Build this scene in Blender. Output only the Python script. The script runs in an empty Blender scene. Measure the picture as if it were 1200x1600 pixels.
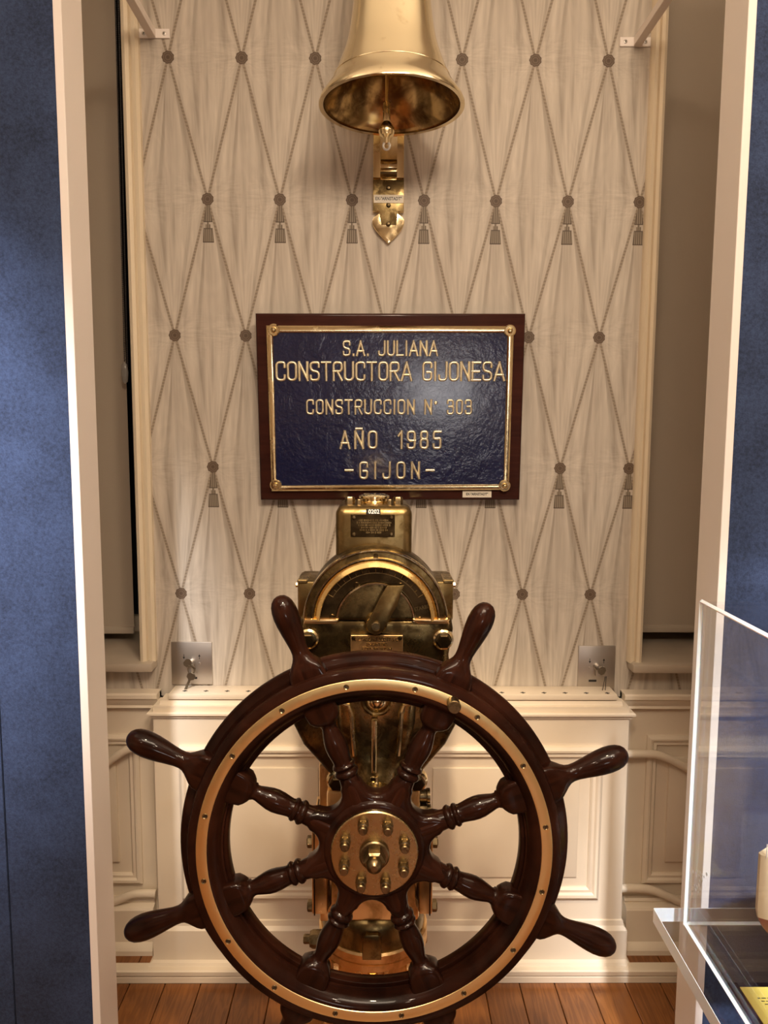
import bpy, bmesh, math, random
from mathutils import Vector, Matrix
random.seed(4)
PI = math.pi
SC = bpy.context.scene
COL = SC.collection
R = math.radians

# ------------------------------------------------------------------ camera
FPX = 1170.0
PITCH, YAW, ROLL = R(6.114), R(0.443), R(0.2596)
Fv = Vector((math.sin(YAW)*math.cos(PITCH), math.cos(YAW)*math.cos(PITCH), -math.sin(PITCH)))
R0 = Vector((math.cos(YAW), -math.sin(YAW), 0)); U0 = R0.cross(Fv)
Rv = R0*math.cos(ROLL)+U0*math.sin(ROLL); Uv = -R0*math.sin(ROLL)+U0*math.cos(ROLL)
def ray(px, py): return Fv+Rv*((px-600)/FPX)-Uv*((py-800)/FPX)
_d = ray(600, 1536); CAMH = -(_d*(1.925/_d.y)).z           # floor seen at the foot of the alcove step
CAM = Vector((0, 0, CAMH))
def W(px, py, Y):                                          # pixel -> point on the plane at depth Y
    d = ray(px, py); return CAM+d*(Y/d.y)
def WZ(px, py, Z):                                         # pixel -> point on the plane at height Z
    d = ray(px, py); return CAM+d*((Z-CAMH)/d.z)
def KX(px, py, Y): return (W(px+50, py, Y)-W(px-50, py, Y)).length/100   # metres per pixel across
cam = bpy.data.cameras.new('camera'); co = bpy.data.objects.new('camera', cam); COL.objects.link(co)
cam.sensor_fit = 'VERTICAL'; cam.sensor_height = 36; cam.lens = 36*FPX/1600; cam.clip_start = .02
m3 = Matrix((Rv, Uv, -Fv)).transposed().to_4x4(); m3.translation = CAM; co.matrix_world = m3
SC.camera = co

# ------------------------------------------------------------------ world, lights, exposure
SC.view_settings.view_transform = 'Standard'; SC.view_settings.look = 'None'
SC.view_settings.exposure = 0.47; SC.view_settings.gamma = 1
w = bpy.data.worlds.new('room_world'); SC.world = w; w.use_nodes = True
w.node_tree.nodes['Background'].inputs[0].default_value = (1, .86, .70, 1)
w.node_tree.nodes['Background'].inputs[1].default_value = .05
def spot(loc, to, watts, col, ang=60, blend=.6, size=.05):
    l = bpy.data.lights.new('unseen_spot_light', 'SPOT'); l.energy = watts; l.color = col; l.spot_size = R(ang); l.spot_blend = blend; l.shadow_soft_size = size
    o = bpy.data.objects.new('unseen_spot_light', l); COL.objects.link(o); o.location = loc
    o.rotation_euler = (Vector(to)-Vector(loc)).to_track_quat('-Z', 'Y').to_euler(); return o
def area(loc, to, watts, col, sx, sy):
    l = bpy.data.lights.new('assumed_area_light', 'AREA'); l.shape = 'RECTANGLE'; l.size = sx; l.size_y = sy; l.energy = watts; l.color = col
    o = bpy.data.objects.new('assumed_area_light', l); COL.objects.link(o); o.location = loc
    o.rotation_euler = (Vector(to)-Vector(loc)).to_track_quat('-Z', 'Y').to_euler(); return o
WARM = (1, .80, .59); NEUT = (1, .97, .96)
area((.15, -.35, 2.95), (.1, .2, 0), 40, WARM, 1.3, .7)                  # assumed unseen ceiling light over the visitors
for lx, lw in ((-2.15, 55), (2.15, 110)):                                # added unseen uplights, brighten the ceiling that the bell mirrors
    spot((lx, .35, 2.05), (lx*.52, .75, 3.0), lw*2.9, WARM, 64, .8, .08)
for lx, ly in ((-.9, -.9), (.9, -.9), (-.9, -2.1), (.9, -2.1)):          # assumed downlights in the unseen part of the ceiling
    spot((lx, ly, 2.9), (lx, ly+.35, 0), 30, WARM, 130, .8, .06)
spot((.55, .0, 2.88), (.25, 2.0, 1.75), 34, WARM, 70, .9, .15)           # assumed unseen spot on the bell and the plaque
spot((-.66, -.4, 2.88), (-1.06, 1.45, 1.33), 560, NEUT, 32, 1.0, .05)        # two assumed unseen spots on the felt partitions
spot((.50, -.6, 2.88), (1.06, 1.40, .55), 700, NEUT, 27, 1.0, .05)
spot((.0, .25, 2.88), (.0, 1.97, .36), 165, (1, .78, .53), 31, 1.0, .06)   # assumed unseen spot aimed at the wheel
spot((.35, -1.9, 2.88), (.50, -3.0, 1.35), 90, WARM, 40, .8, .06)        # added unseen spot, brightens the far wall for reflections
area((.57, -2.94, 1.22), (.5, 2, 1.25), 6, NEUT, .55, .38)                # assumed bare area light by the far wall, set for the plaque's highlight

# ------------------------------------------------------------------ node helpers
class N:
    def __init__(s, nt, sock): s.nt, s.s = nt, sock
    def _op(s, op, *o, clamp=False):
        n = s.nt.nodes.new('ShaderNodeMath'); n.operation = op; n.use_clamp = clamp
        for i, v in enumerate((s,)+o):
            if isinstance(v, N): s.nt.links.new(v.s, n.inputs[i])
            else: n.inputs[i].default_value = v
        return N(s.nt, n.outputs[0])
    def __add__(s, o): return s._op('ADD', o)
    __radd__ = __add__
    def __sub__(s, o): return s._op('SUBTRACT', o)
    def __rsub__(s, o): return (s*-1)+o
    def __mul__(s, o): return s._op('MULTIPLY', o)
    __rmul__ = __mul__
    def __truediv__(s, o): return s._op('DIVIDE', o)
    def abs(s): return s._op('ABSOLUTE')
    def floor(s): return s._op('FLOOR')
    def round(s): return (s+.5).floor()
    def sin(s): return s._op('SINE')
    def sqrt(s): return s._op('SQRT')
    def pow(s, e): return s._op('POWER', e)
    def atan2(s, o): return s._op('ARCTAN2', o)
    def min(s, o): return s._op('MINIMUM', o)
    def max(s, o): return s._op('MAXIMUM', o)
    def lt(s, o): return s._op('LESS_THAN', o)
    def gt(s, o): return s._op('GREATER_THAN', o)
    def clamp(s): return s._op('ADD', 0.0, clamp=True)
    def step(s, a, b):                                     # smooth 0..1 between a and b
        n = s.nt.nodes.new('ShaderNodeMapRange'); n.interpolation_type = 'SMOOTHSTEP'
        s.nt.links.new(s.s, n.inputs[0]); n.inputs[1].default_value = a; n.inputs[2].default_value = b
        return N(s.nt, n.outputs[0])
def new_mat(name):
    m = bpy.data.materials.new(name); m.use_nodes = True
    return m, m.node_tree, m.node_tree.nodes['Principled BSDF']
def coords(nt, kind='Object'):
    t = nt.nodes.new('ShaderNodeTexCoord'); s = nt.nodes.new('ShaderNodeSeparateXYZ'); nt.links.new(t.outputs[kind], s.inputs[0])
    return t.outputs[kind], N(nt, s.outputs[0]), N(nt, s.outputs[1]), N(nt, s.outputs[2])
def comb(nt, x, y, z):
    c = nt.nodes.new('ShaderNodeCombineXYZ')
    for i, v in enumerate((x, y, z)):
        if isinstance(v, N): nt.links.new(v.s, c.inputs[i])
        else: c.inputs[i].default_value = v
    return c.outputs[0]
def noise(nt, vec, scale=1, detail=3, rough=.5, dist=0):
    n = nt.nodes.new('ShaderNodeTexNoise'); n.inputs['Scale'].default_value = scale; n.inputs['Detail'].default_value = detail
    n.inputs['Roughness'].default_value = rough; n.inputs['Distortion'].default_value = dist
    if vec is not None: nt.links.new(vec, n.inputs['Vector'])
    return N(nt, n.outputs[0])
def mixc(nt, f, a, b):
    n = nt.nodes.new('ShaderNodeMix'); n.data_type = 'RGBA'
    if isinstance(f, N): nt.links.new(f.s, n.inputs[0])
    else: n.inputs[0].default_value = f
    for i, v in ((6, a), (7, b)):
        if isinstance(v, tuple): n.inputs[i].default_value = (*v[:3], 1)
        else: nt.links.new(v, n.inputs[i])
    return n.outputs[2]
def setin(nt, b, name, v):
    if isinstance(v, N): nt.links.new(v.s, b.inputs[name])
    elif isinstance(v, bpy.types.NodeSocket): nt.links.new(v, b.inputs[name])
    elif isinstance(v, tuple): b.inputs[name].default_value = (*v[:3], 1)
    else: b.inputs[name].default_value = v
def bump(nt, b, h, strength=.3, dist=.002):
    n = nt.nodes.new('ShaderNodeBump'); n.inputs['Strength'].default_value = strength; n.inputs['Distance'].default_value = dist
    nt.links.new(h.s, n.inputs['Height']); nt.links.new(n.outputs[0], b.inputs['Normal'])

# ------------------------------------------------------------------ materials
def paint(name, col, rough=.5, var=.08, metal=0., bumps=.0):
    m, nt, b = new_mat(name); v, x, y, z = coords(nt)
    n = noise(nt, v, 6, 4)
    setin(nt, b, 'Base Color', mixc(nt, n, tuple(c*(1-var) for c in col), tuple(min(1, c*(1+var)) for c in col)))
    setin(nt, b, 'Roughness', rough); setin(nt, b, 'Metallic', metal)
    if bumps: bump(nt, b, noise(nt, v, 180, 3), bumps, .001)
    return m
def brass(name, c1, c2, rough=.2, amount=.5, scale=14, r2=.45):
    m, nt, b = new_mat(name); v, x, y, z = coords(nt)
    n = noise(nt, v, scale, 6, .62, .4); f = n.step(amount-.10, amount+.12)
    fine = noise(nt, v, 90, 3)
    setin(nt, b, 'Base Color', mixc(nt, f, c2, c1)); setin(nt, b, 'Metallic', 1.0)
    setin(nt, b, 'Roughness', (f*(rough-r2)+r2)+(fine-.5)*.12)
    bump(nt, b, noise(nt, v, 55, 2), .05, .002)
    return m
def varnish(name, c1, c2, rough=.22, coat=.6, scale=(6, 6, 60)):
    m, nt, b = new_mat(name); v, x, y, z = coords(nt)
    n = noise(nt, comb(nt, x*scale[0], y*scale[1], z*scale[2]), 1, 5, .6, .8)
    n2 = noise(nt, v, 9, 3)
    setin(nt, b, 'Base Color', mixc(nt, (n*.65+n2*.45).step(.35, .75), c1, c2))
    setin(nt, b, 'Roughness', rough); setin(nt, b, 'Coat Weight', coat); setin(nt, b, 'Coat Roughness', .05); setin(nt, b, 'Specular IOR Level', .05)
    bump(nt, b, noise(nt, v, 40, 2), .05, .002)
    return m
MAT = {}
MAT['white'] = paint('white_gloss_paint', (.80, .70, .565), .38, .05)
MAT['trim'] = paint('cream_trim_paint', (.80, .69, .52), .40, .05)
MAT['board'] = paint('white_board', (.84, .78, .74), .5, .02)
MAT['ceiling'] = paint('ceiling_paint', (.82, .78, .72), .8, .03)
MAT['roomwall'] = paint('room_wall_paint', (.60, .51, .41), .8, .06)
MAT['blind'] = paint('taupe_blind_fabric', (.50, .43, .345), .8, .04, 0, .2)
MAT['dark'] = paint('black_rubber', (.012, .011, .010), .5, .1)
MAT['chain'] = paint('blind_chain_plastic', (.10, .09, .085), .35, .1)
MAT['clear'] = paint('chain_weight_plastic', (.40, .38, .35), .2, .1)
MAT['sill'] = paint('marble_sill', (.46, .39, .31), .35, .22)
MAT['glass_night'] = paint('night_window_glass', (.015, .016, .02), .05, .1)
MAT['steel'] = paint('brushed_steel', (.52, .48, .44), .42, .06, 1.0)
MAT['steeldark'] = paint('worn_key_metal', (.26, .23, .18), .35, .2, 1.0)
MAT['whitemetal'] = paint('white_bracket_metal', (.80, .73, .68), .4, .03)
MAT['black'] = paint('black_print', (.012, .012, .012), .4, .05)
MAT['paper'] = paint('paper_label', (.80, .74, .62), .6, .03)
MAT['whiteink'] = paint('white_print', (.85, .85, .82), .5, .02)
MAT['brass'] = brass('polished_brass', (.90, .74, .44), (.58, .42, .20), .16, .36)
MAT['bellbrass'] = brass('bell_brass', (.92, .80, .54), (.66, .50, .28), .15, .30, 20, .3)
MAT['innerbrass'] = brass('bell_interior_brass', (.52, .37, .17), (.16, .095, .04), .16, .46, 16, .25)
MAT['bezel'] = brass('bezel_brass', (.86, .64, .28), (.60, .42, .17), .26, .36)
MAT['ringbrass'] = brass('wheel_ring_brass', (.95, .76, .38), (.84, .63, .29), .34, .34, 5, .38)
MAT['oldbrass'] = brass('tarnished_brass', (.46, .34, .155), (.10, .066, .028), .26, .50, 22, .42)
MAT['tankbrass'] = brass('satin_brass', (.26, .185, .08), (.14, .095, .038), .30, .45, 30, .45)
MAT['cast'] = brass('dark_cast_brass', (.22, .155, .065), (.055, .036, .016), .26, .50, 20, .42)
MAT['darkbrass'] = brass('blackened_brass', (.075, .050, .024), (.028, .018, .009), .34, .5, 20, .45)
MAT['copper'] = brass('copper_brass', (.84, .57, .28), (.50, .29, .11), .3, .4)
MAT['bolt'] = brass('dull_bolt_brass', (.25, .185, .10), (.10, .07, .035), .30, .45, 60)
MAT['hub'] = brass('hub_plate_brass', (.47, .36, .185), (.40, .29, .145), .26, .40, 5, .30)
MAT['mahogany'] = varnish('dark_mahogany', (.006, .0019, .0012), (.026, .0078, .0042), .3, .20, (10, 10, 10))
MAT['spokewood'] = varnish('spoke_mahogany', (.005, .0016, .0010), (.027, .0078, .0040), .3, .25, (60, 60, 6))
MAT['framewood'] = varnish('plaque_board_wood', (.030, .010, .008), (.055, .017, .012), .35, .3, (4, 60, 60))
MAT['letter'] = brass('letter_brass', (.95, .88, .66), (.80, .66, .38), .42, .36, 60, .5)
MAT['label_yellow'] = paint('yellow_card', (.72, .58, .12), .6, .05)
MAT['hullcream'] = paint('hull_cream', (.80, .66, .44), .35, .03)
MAT['hullred'] = paint('hull_red', (.22, .035, .02), .35, .1)

def mat_enamel():
    m, nt, b = new_mat('blue_enamel'); v, x, y, z = coords(nt)
    n = noise(nt, v, 12, 4)
    setin(nt, b, 'Base Color', mixc(nt, n, (.006, .008, .035), (.010, .014, .060))); setin(nt, b, 'Roughness', .20)
    setin(nt, b, 'Coat Weight', .4); setin(nt, b, 'Coat Roughness', .12)
    h = noise(nt, comb(nt, x*22, y*22, z*22), 1, 4, .6, .6)+noise(nt, v, 110, 2)*.25
    bump(nt, b, h, .55, .004); return m
MAT['enamel'] = mat_enamel()
def mat_felt():
    m, nt, b = new_mat('blue_felt'); v, x, y, z = coords(nt)
    n = noise(nt, v, 9, 5, .65); f = noise(nt, v, 130, 4, .7); g = noise(nt, v, 420, 2)
    t = n*.5+f*.55+g*.25-.12
    setin(nt, b, 'Base Color', mixc(nt, t.step(.25, .80), (.0075, .0135, .036), (.039, .065, .150)))
    setin(nt, b, 'Roughness', .95); bump(nt, b, f+g, .25, .002); return m
MAT['felt'] = mat_felt()
def mat_floor():
    m, nt, b = new_mat('pine_floor'); v, x, y, z = coords(nt)
    oi = nt.nodes.new('ShaderNodeObjectInfo'); rnd = N(nt, oi.outputs['Random'])
    c = comb(nt, x*26+rnd*40, y*2.2+rnd*17, 0)
    n = noise(nt, c, 1, 4, .55, 1.1); rings = ((n*42).sin()*.5+.5)
    fine = noise(nt, comb(nt, x*180, y*6, rnd*9), 1, 3)
    t = (rings*.35+n*.35+fine*.25+rnd*.35-.12)
    setin(nt, b, 'Base Color', mixc(nt, t.clamp(), (.130, .039, .008), (.34, .128, .030)))
    setin(nt, b, 'Roughness', .34); setin(nt, b, 'Coat Weight', .25); setin(nt, b, 'Coat Roughness', .2)
    bump(nt, b, rings, .05, .001); return m
MAT['floor'] = mat_floor()
def mat_acrylic():                                          # thin clear sheet: see-through with a Fresnel mirror
    m, nt, b = new_mat('clear_acrylic'); v, x, y, z = coords(nt)
    tr = nt.nodes.new('ShaderNodeBsdfTransparent'); tr.inputs[0].default_value = (.95, .96, .97, 1)
    gl = nt.nodes.new('ShaderNodeBsdfGlossy'); n = noise(nt, v, 4, 3); nt.links.new((n*.05).s, gl.inputs['Roughness'])
    gl.inputs[0].default_value = (.9, .9, .92, 1)
    lw = nt.nodes.new('ShaderNodeLayerWeight'); fr = N(nt, lw.outputs['Facing']).pow(5)*.9+.03
    mx = nt.nodes.new('ShaderNodeMixShader'); nt.links.new(fr.s, mx.inputs[0]); nt.links.new(tr.outputs[0], mx.inputs[1]); nt.links.new(gl.outputs[0], mx.inputs[2])
    nt.links.new(mx.outputs[0], nt.nodes['Material Output'].inputs[0]); nt.nodes.remove(b); return m
MAT['acrylic'] = mat_acrylic()
def mat_edge():  # near-white colour stands in for light caught by acrylic edges
    m, nt, b = new_mat('acrylic_edge_glint'); v, x, y, z = coords(nt)
    n = noise(nt, v, 60, 4, .6, 1.5)
    setin(nt, b, 'Base Color', mixc(nt, n, (.86, .85, .88), (.97, .97, .97))); setin(nt, b, 'Roughness', .25)
    setin(nt, b, 'Subsurface Weight', .4); return m
MAT['edge'] = mat_edge()

PA, PB, PX0, PZ0 = .094993, .351976, -.547097, .958657+CAMH    # wallpaper lattice: half steps and origin
def mat_wallpaper():
    m, nt, b = new_mat('printed_drapery_wallpaper'); vec, x, y, z = coords(nt)
    u = (x-PX0)*(1/PA); v = (PZ0-z)*(1/PB)
    p = (u-v)*.5; q = (u+v)*.5
    rp, rq = p.round(), q.round(); fp, fq = p-rp, q-rq
    dx = (fp+fq)*PA; dz = (fq-fp)*PB                       # metres from the nearest rosette, dz down
    vc = rq-rp; odd = ((vc*.5)-(vc*.5).floor()).gt(.25)
    cp, cq = p-p.floor()-.5, q-q.floor()-.5
    lx, ly = cp+cq, cq-cp                                  # inside one fabric diamond
    s = lx/(1.12-ly.abs())
    folds = noise(nt, comb(nt, s*2.6+3.1, ly*.5, 0), 1, 3, .5)
    ridge = (1-(folds-.5).abs()*9).max(0)
    folds2 = noise(nt, comb(nt, lx*5+11, ly*1.1, 2.), 1, 4, .55, .5)
    grain = noise(nt, comb(nt, x*110, z*5, 0), 1, 4, .6, .6)
    moire = ((noise(nt, comb(nt, x*14, z*3.5, 5.), 1, 2, .5, .5)*46).sin()*.5+.5)
    rad = (dx*dx+dz*dz).sqrt()
    ang = dx.atan2(dz)
    fan = noise(nt, comb(nt, ang*3.2, rad*6, 8.), 1, 3, .6)-.5
    fanm = 1-rad.step(.015, .16)
    crease = noise(nt, comb(nt, x*24, z*170, 0), 1, 2, .5, .8)-.5
    crm = (1-dz.abs().step(.012, .085))*.8
    light = (folds-.5)*1.5+ridge*.22+(folds2-.5)*.95+(grain-.5)*.13+(moire-.5)*.07+fan*fanm*.75+crease*crm*.55+.55
    light = light+(ly*.10)
    col = mixc(nt, light.clamp(), (.26, .215, .172), (.62, .555, .475))
    # cords
    k = 2*PA*PB/math.sqrt(PA*PA+PB*PB)
    dc = (fp.abs().min(fq.abs()))*k
    cord = 1-dc.step(.0024, .0042)
    twist = (((dz*1.0+(fp.abs()-fq.abs())*.02)*(2*PI/.0085)).sin()*.5+.5)
    shade = 1-(dc-.004).step(.0, .010)
    col = mixc(nt, shade*.16, col, (.30, .24, .18))
    ccol = mixc(nt, twist, (.205, .157, .112), (.315, .255, .19))
    col = mixc(nt, cord*.85, col, ccol)
    # tassels on every second row
    adx = dx.abs()
    stripes = ((dx*(2*PI/.0052)).sin()*.5+.5)
    def band(a, b_): return dz.gt(a)*dz.lt(b_)
    t1 = band(.014, .058)*adx.lt(dz*.17+.002)
    t2 = band(.058, .066)*adx.lt(.0028)
    t3 = band(.064, .075)*adx.lt(.0065)
    t4 = band(.076, .110)*adx.lt(dz*.09+.0052)
    edge = (adx-(dz*.09+.0035)).gt(0)
    tas = (t1+t2+t3+t4).min(1)*odd
    tcol = mixc(nt, stripes*.8+edge*-.5, (.10, .074, .050), (.33, .275, .21))
    col = mixc(nt, tas*.95, col, tcol)
    line = (band(.056, .0585)*adx.lt(.011)+band(.0735, .0765)*adx.lt(.012)+band(.108, .111)*adx.lt(.0145)).min(1)*odd
    col = mixc(nt, line*.8, col, (.07, .05, .035))
    # rosettes with a scalloped rim
    rr = rad+(ang*9).sin()*.0007
    ros = 1-rr.step(.0150, .0166)
    rings = ((rr*(2*PI/.0052)).sin()*.5+.5)*((ang*18).sin()*.25+.75)
    rcol = mixc(nt, rings, (.10, .068, .046), (.19, .137, .098))
    col = mixc(nt, ros, col, rcol)
    hs = (1-(rr-.016).step(0, .008))*.35
    dot = 1-rad.step(.0022, .0034)
    col = mixc(nt, dot*.8, col, (.08, .05, .035))
    setin(nt, b, 'Base Color', col); setin(nt, b, 'Roughness', .55); setin(nt, b, 'Specular IOR Level', .3)
    return m
MAT['wallpaper'] = mat_wallpaper()

# ------------------------------------------------------------------ mesh helpers
class MB:
    def __init__(s): s.v, s.f = [], []
    def add(s, vs, fs):
        n = len(s.v); s.v += [Vector(a) for a in vs]; s.f += [tuple(i+n for i in f) for f in fs]; return s
    def box(s, a, b, bev=0, seg=2):
        bm = bmesh.new(); bmesh.ops.create_cube(bm, size=1)
        for v in bm.verts: v.co = Vector([(a[i]+b[i])/2+v.co[i]*(b[i]-a[i]) for i in range(3)])
        if bev: bmesh.ops.bevel(bm, geom=list(bm.edges), offset=bev, segments=seg, profile=.5, affect='EDGES')
        return s.bm(bm)
    def bm(s, bm, mat=None):
        bm.verts.index_update(); n = len(s.v)
        s.v += [(mat@v.co if mat else v.co.copy()) for v in bm.verts]; s.f += [tuple(v.index+n for v in f.verts) for f in bm.faces]
        bm.free(); return s
    def lathe(s, prof, o=(0, 0, 0), axis='Y', seg=48, closed=False, a0=0., a1=2*PI):
        o = Vector(o); full = abs(a1-a0-2*PI) < 1e-6; n = seg if full else seg+1; base = len(s.v); P = len(prof)
        for i in range(n):
            a = a0+(a1-a0)*i/seg; c, sn = math.cos(a), math.sin(a)
            for r, t in prof:
                p = {'Y': (r*c, t, r*sn), 'Z': (r*c, r*sn, t), 'X': (t, r*c, r*sn)}[axis]; s.v.append(o+Vector(p))
        for i in range(seg):
            j = (i+1) % n
            for k in range(P if closed else P-1):
                l = (k+1) % P; s.f.append((base+i*P+k, base+j*P+k, base+j*P+l, base+i*P+l))
        if closed and not full: s.f.append(tuple(base+k for k in range(P))); s.f.append(tuple(base+(n-1)*P+k for k in reversed(range(P))))
        return s
    def tube(s, pts, r, seg=10, cap=True):
        pts = [Vector(p) for p in pts]; base = len(s.v); up = None; nn = len(pts)
        for i, p in enumerate(pts):
            d = (pts[min(i+1, nn-1)]-pts[max(i-1, 0)]).normalized()
            if up is None: up = Vector((0, 0, 1)) if abs(d.z) < .9 else Vector((1, 0, 0))
            up = (up-d*up.dot(d)).normalized(); sd = d.cross(up); rr = r[i] if isinstance(r, (list, tuple)) else r
            for k in range(seg):
                a = 2*PI*k/seg; s.v.append(p+(up*math.cos(a)+sd*math.sin(a))*rr)
        for i in range(nn-1):
            for k in range(seg):
                l = (k+1) % seg; s.f.append((base+i*seg+k, base+i*seg+l, base+(i+1)*seg+l, base+(i+1)*seg+k))
        if cap: s.f.append(tuple(base+k for k in reversed(range(seg)))); s.f.append(tuple(base+(nn-1)*seg+k for k in range(seg)))
        return s
    def prism(s, poly, y0, y1, bev=0, seg=2, holes=None):   # poly of (x,z); y0 is the face towards the camera
        bm = bmesh.new(); fr = [bm.verts.new((x, y0, z)) for x, z in poly]; f = bm.faces.new(fr)
        bm.normal_update()
        if f.normal.y > 0: f.normal_flip()
        r = bmesh.ops.extrude_face_region(bm, geom=[f]); nv = [v for v in r['geom'] if isinstance(v, bmesh.types.BMVert)]
        for v in nv: v.co.y = y1
        bm.normal_update(); bmesh.ops.recalc_face_normals(bm, faces=list(bm.faces))
        if bev:
            es = [e for e in bm.edges if abs(e.verts[0].co.y-y0) < 1e-6 and abs(e.verts[1].co.y-y0) < 1e-6]
            bmesh.ops.bevel(bm, geom=es, offset=bev, segments=seg, profile=.5, affect='EDGES', clamp_overlap=True)
        return s.bm(bm)
    def loft(s, secs, seg=24, mat=None, o=(0, 0, 0)):       # sections along z: (z, rx, ry, exponent, yoff)
        o = Vector(o); base = len(s.v)
        for z, rx, ry, e, yo in secs:
            for k in range(seg):
                a = 2*PI*(k+.5)/seg; c, sn = math.cos(a), math.sin(a)
                s.v.append(o+Vector((rx*math.copysign(abs(c)**(2/e), c), yo+ry*math.copysign(abs(sn)**(2/e), sn), z)))
        for i in range(len(secs)-1):
            for k in range(seg):
                l = (k+1) % seg; s.f.append((base+i*seg+k, base+i*seg+l, base+(i+1)*seg+l, base+(i+1)*seg+k))
        s.f.append(tuple(base+k for k in reversed(range(seg)))); n = len(secs)-1; s.f.append(tuple(base+n*seg+k for k in range(seg)))
        return s
    def hexa(s, o, r, t0, t1, axis='Y', n=6, bev=.15):
        d = (t1-t0); b = abs(d)*bev; sg = 1 if d > 0 else -1
        return s.lathe([(0, t0), (r*.82, t0), (r, t0+sg*b), (r, t1), (0, t1)], o, axis, n)
    def mesh(s, name):
        me = bpy.data.meshes.new(name); me.from_pydata([tuple(v) for v in s.v], [], s.f)
        bm = bmesh.new(); bm.from_mesh(me); bmesh.ops.remove_doubles(bm, verts=list(bm.verts), dist=1e-6)
        bmesh.ops.recalc_face_normals(bm, faces=list(bm.faces)); bm.to_mesh(me); bm.free(); return me
def put(name, mb, mat, parent=None, smooth=True, angle=35, loc=None):
    me = mb if isinstance(mb, bpy.types.Mesh) else mb.mesh(name)
    if not me.materials: me.materials.append(MAT[mat])
    if smooth and not isinstance(mb, bpy.types.Mesh):
        me.polygons.foreach_set('use_smooth', [True]*len(me.polygons)); me.set_sharp_from_angle(angle=R(angle))
    o = bpy.data.objects.new(name, me); COL.objects.link(o)
    if parent is not None:
        o.parent = parent
        if loc is None and parent.get('_base') is not None: o.location = -Vector(parent['_base'])
    if loc is not None: o.location = loc
    return o
def sub(name, mb, mat, parent, **k):                        # a child of a part whose own offset is already undone
    return put(name, mb, mat, parent, **k)
def tag(o, label, cat, group=None):
    o['label'] = label; o['category'] = cat
    if group: o['group'] = group
    return o
def thing(name, label, cat, loc, group=None):
    o = bpy.data.objects.new(name, None); COL.objects.link(o); o.location = loc; o.empty_display_size = .05
    o['_base'] = tuple(loc); return tag(o, label, cat, group)
def struct(o): o['kind'] = 'structure'; return o
def text_mesh(txt, size, ext=.0003, sx=1.0, bold=0.0):
    c = bpy.data.curves.new('lettering', 'FONT'); c.body = txt; c.size = size; c.extrude = ext; c.align_x = 'CENTER'; c.align_y = 'CENTER'; c.offset = bold
    c.resolution_u = 2
    o = bpy.data.objects.new('lettering', c); COL.objects.link(o); bpy.context.view_layer.update()
    me = bpy.data.meshes.new_from_object(o.evaluated_get(bpy.context.evaluated_depsgraph_get())); COL.objects.unlink(o); bpy.data.objects.remove(o)
    for v in me.vertices: x, y, z = v.co; v.co = (x*sx, -z, y)     # upright, facing the camera (-Y)
    me.materials.clear(); return me
def shift(me, d):
    for v in me.vertices: v.co += Vector(d)
    return me

# ------------------------------------------------------------------ the setting
YW = 2.05                                                   # wallpapered pier between the two windows
XL0, XL1 = W(187, 0, 2.03).x, W(213, 0, 2.03).x             # left architrave, outer and inner edge
XR1, XR0 = W(1021, 60, 2.03).x, W(1046, 0, 2.03).x
ZC = 3.0
ZSILL = W(200, 1036, 2.005).z
ZRAIL = W(200, 1076, 2.05).z
def grp(mb_list): pass
fl = struct(put('floor', MB().box((-2.3, -3.0, -.06), (2.3, 2.6, -.012)), 'dark'))
def plank(parent, x0, x1, y0, y1, z0, z1):
    return put('plank', MB().box((x0, y0, z0), (x1, y1, z1), .0015, 1), 'floor', parent, smooth=False)
YSTEP = 1.925
pw = .098; xx = -2.25; i = 0
while xx < 2.2:
    cut = 1.05-.9*random.random()
    plank(fl, xx+.001, xx+pw-.001, -2.98, cut-.001, -.012, 0); plank(fl, xx+.001, xx+pw-.001, cut+.001, YSTEP, -.012, 0)
    xx += pw
ZP = W(600, 1516, YSTEP).z                                  # raised alcove floor
al = struct(put('floor_alcove', MB().box((-1.6, YSTEP+.03, -.01), (1.6, 2.06, ZP-.012)), 'dark'))
xx = -1.55
while xx < 1.5:
    plank(al, xx+.001, xx+pw-.001, YSTEP+.030, 2.04, ZP-.012, ZP-.002); xx += pw
ns = MB(); ns.prism([(0, 0), (0, 1)], 0, 1) if False else None
ns = MB(); prof = [(YSTEP, 0), (YSTEP, ZP*.42), (YSTEP+.003, ZP*.47), (YSTEP+.001, ZP*.55), (YSTEP-.003, ZP*.62), (YSTEP-.004, ZP*.93), (YSTEP, ZP), (YSTEP+.03, ZP), (YSTEP+.03, 0)]
def extrude_x(prof, x0, x1, mb=None):                       # profile of (y,z) swept along x
    mb = mb or MB(); n = len(prof)
    mb.add([(x0, y, z) for y, z in prof]+[(x1, y, z) for y, z in prof],
           [(k, (k+1) % n, n+(k+1) % n, n+k) for k in range(n)]+[tuple(reversed(range(n))), tuple(range(n, 2*n))])
    return mb
struct(put('trim_1', extrude_x(prof, -1.6, 1.6), 'white', angle=25))
# pier and the low walls under the windows
struct(put('wall_back', MB().box((XL0+.012, YW, ZRAIL-.02), (XR0-.012, 2.42, ZC)), 'wallpaper', smooth=False))
struct(put('wall_under_window_left', MB().box((-2.3, YW, 0), (XL0+.012, 2.42, ZSILL-.035)), 'wallpaper', smooth=False))
struct(put('wall_under_window_right', MB().box((XR0-.012, YW, 0), (2.3, 2.42, ZSILL-.035)), 'wallpaper', smooth=False))
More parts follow.
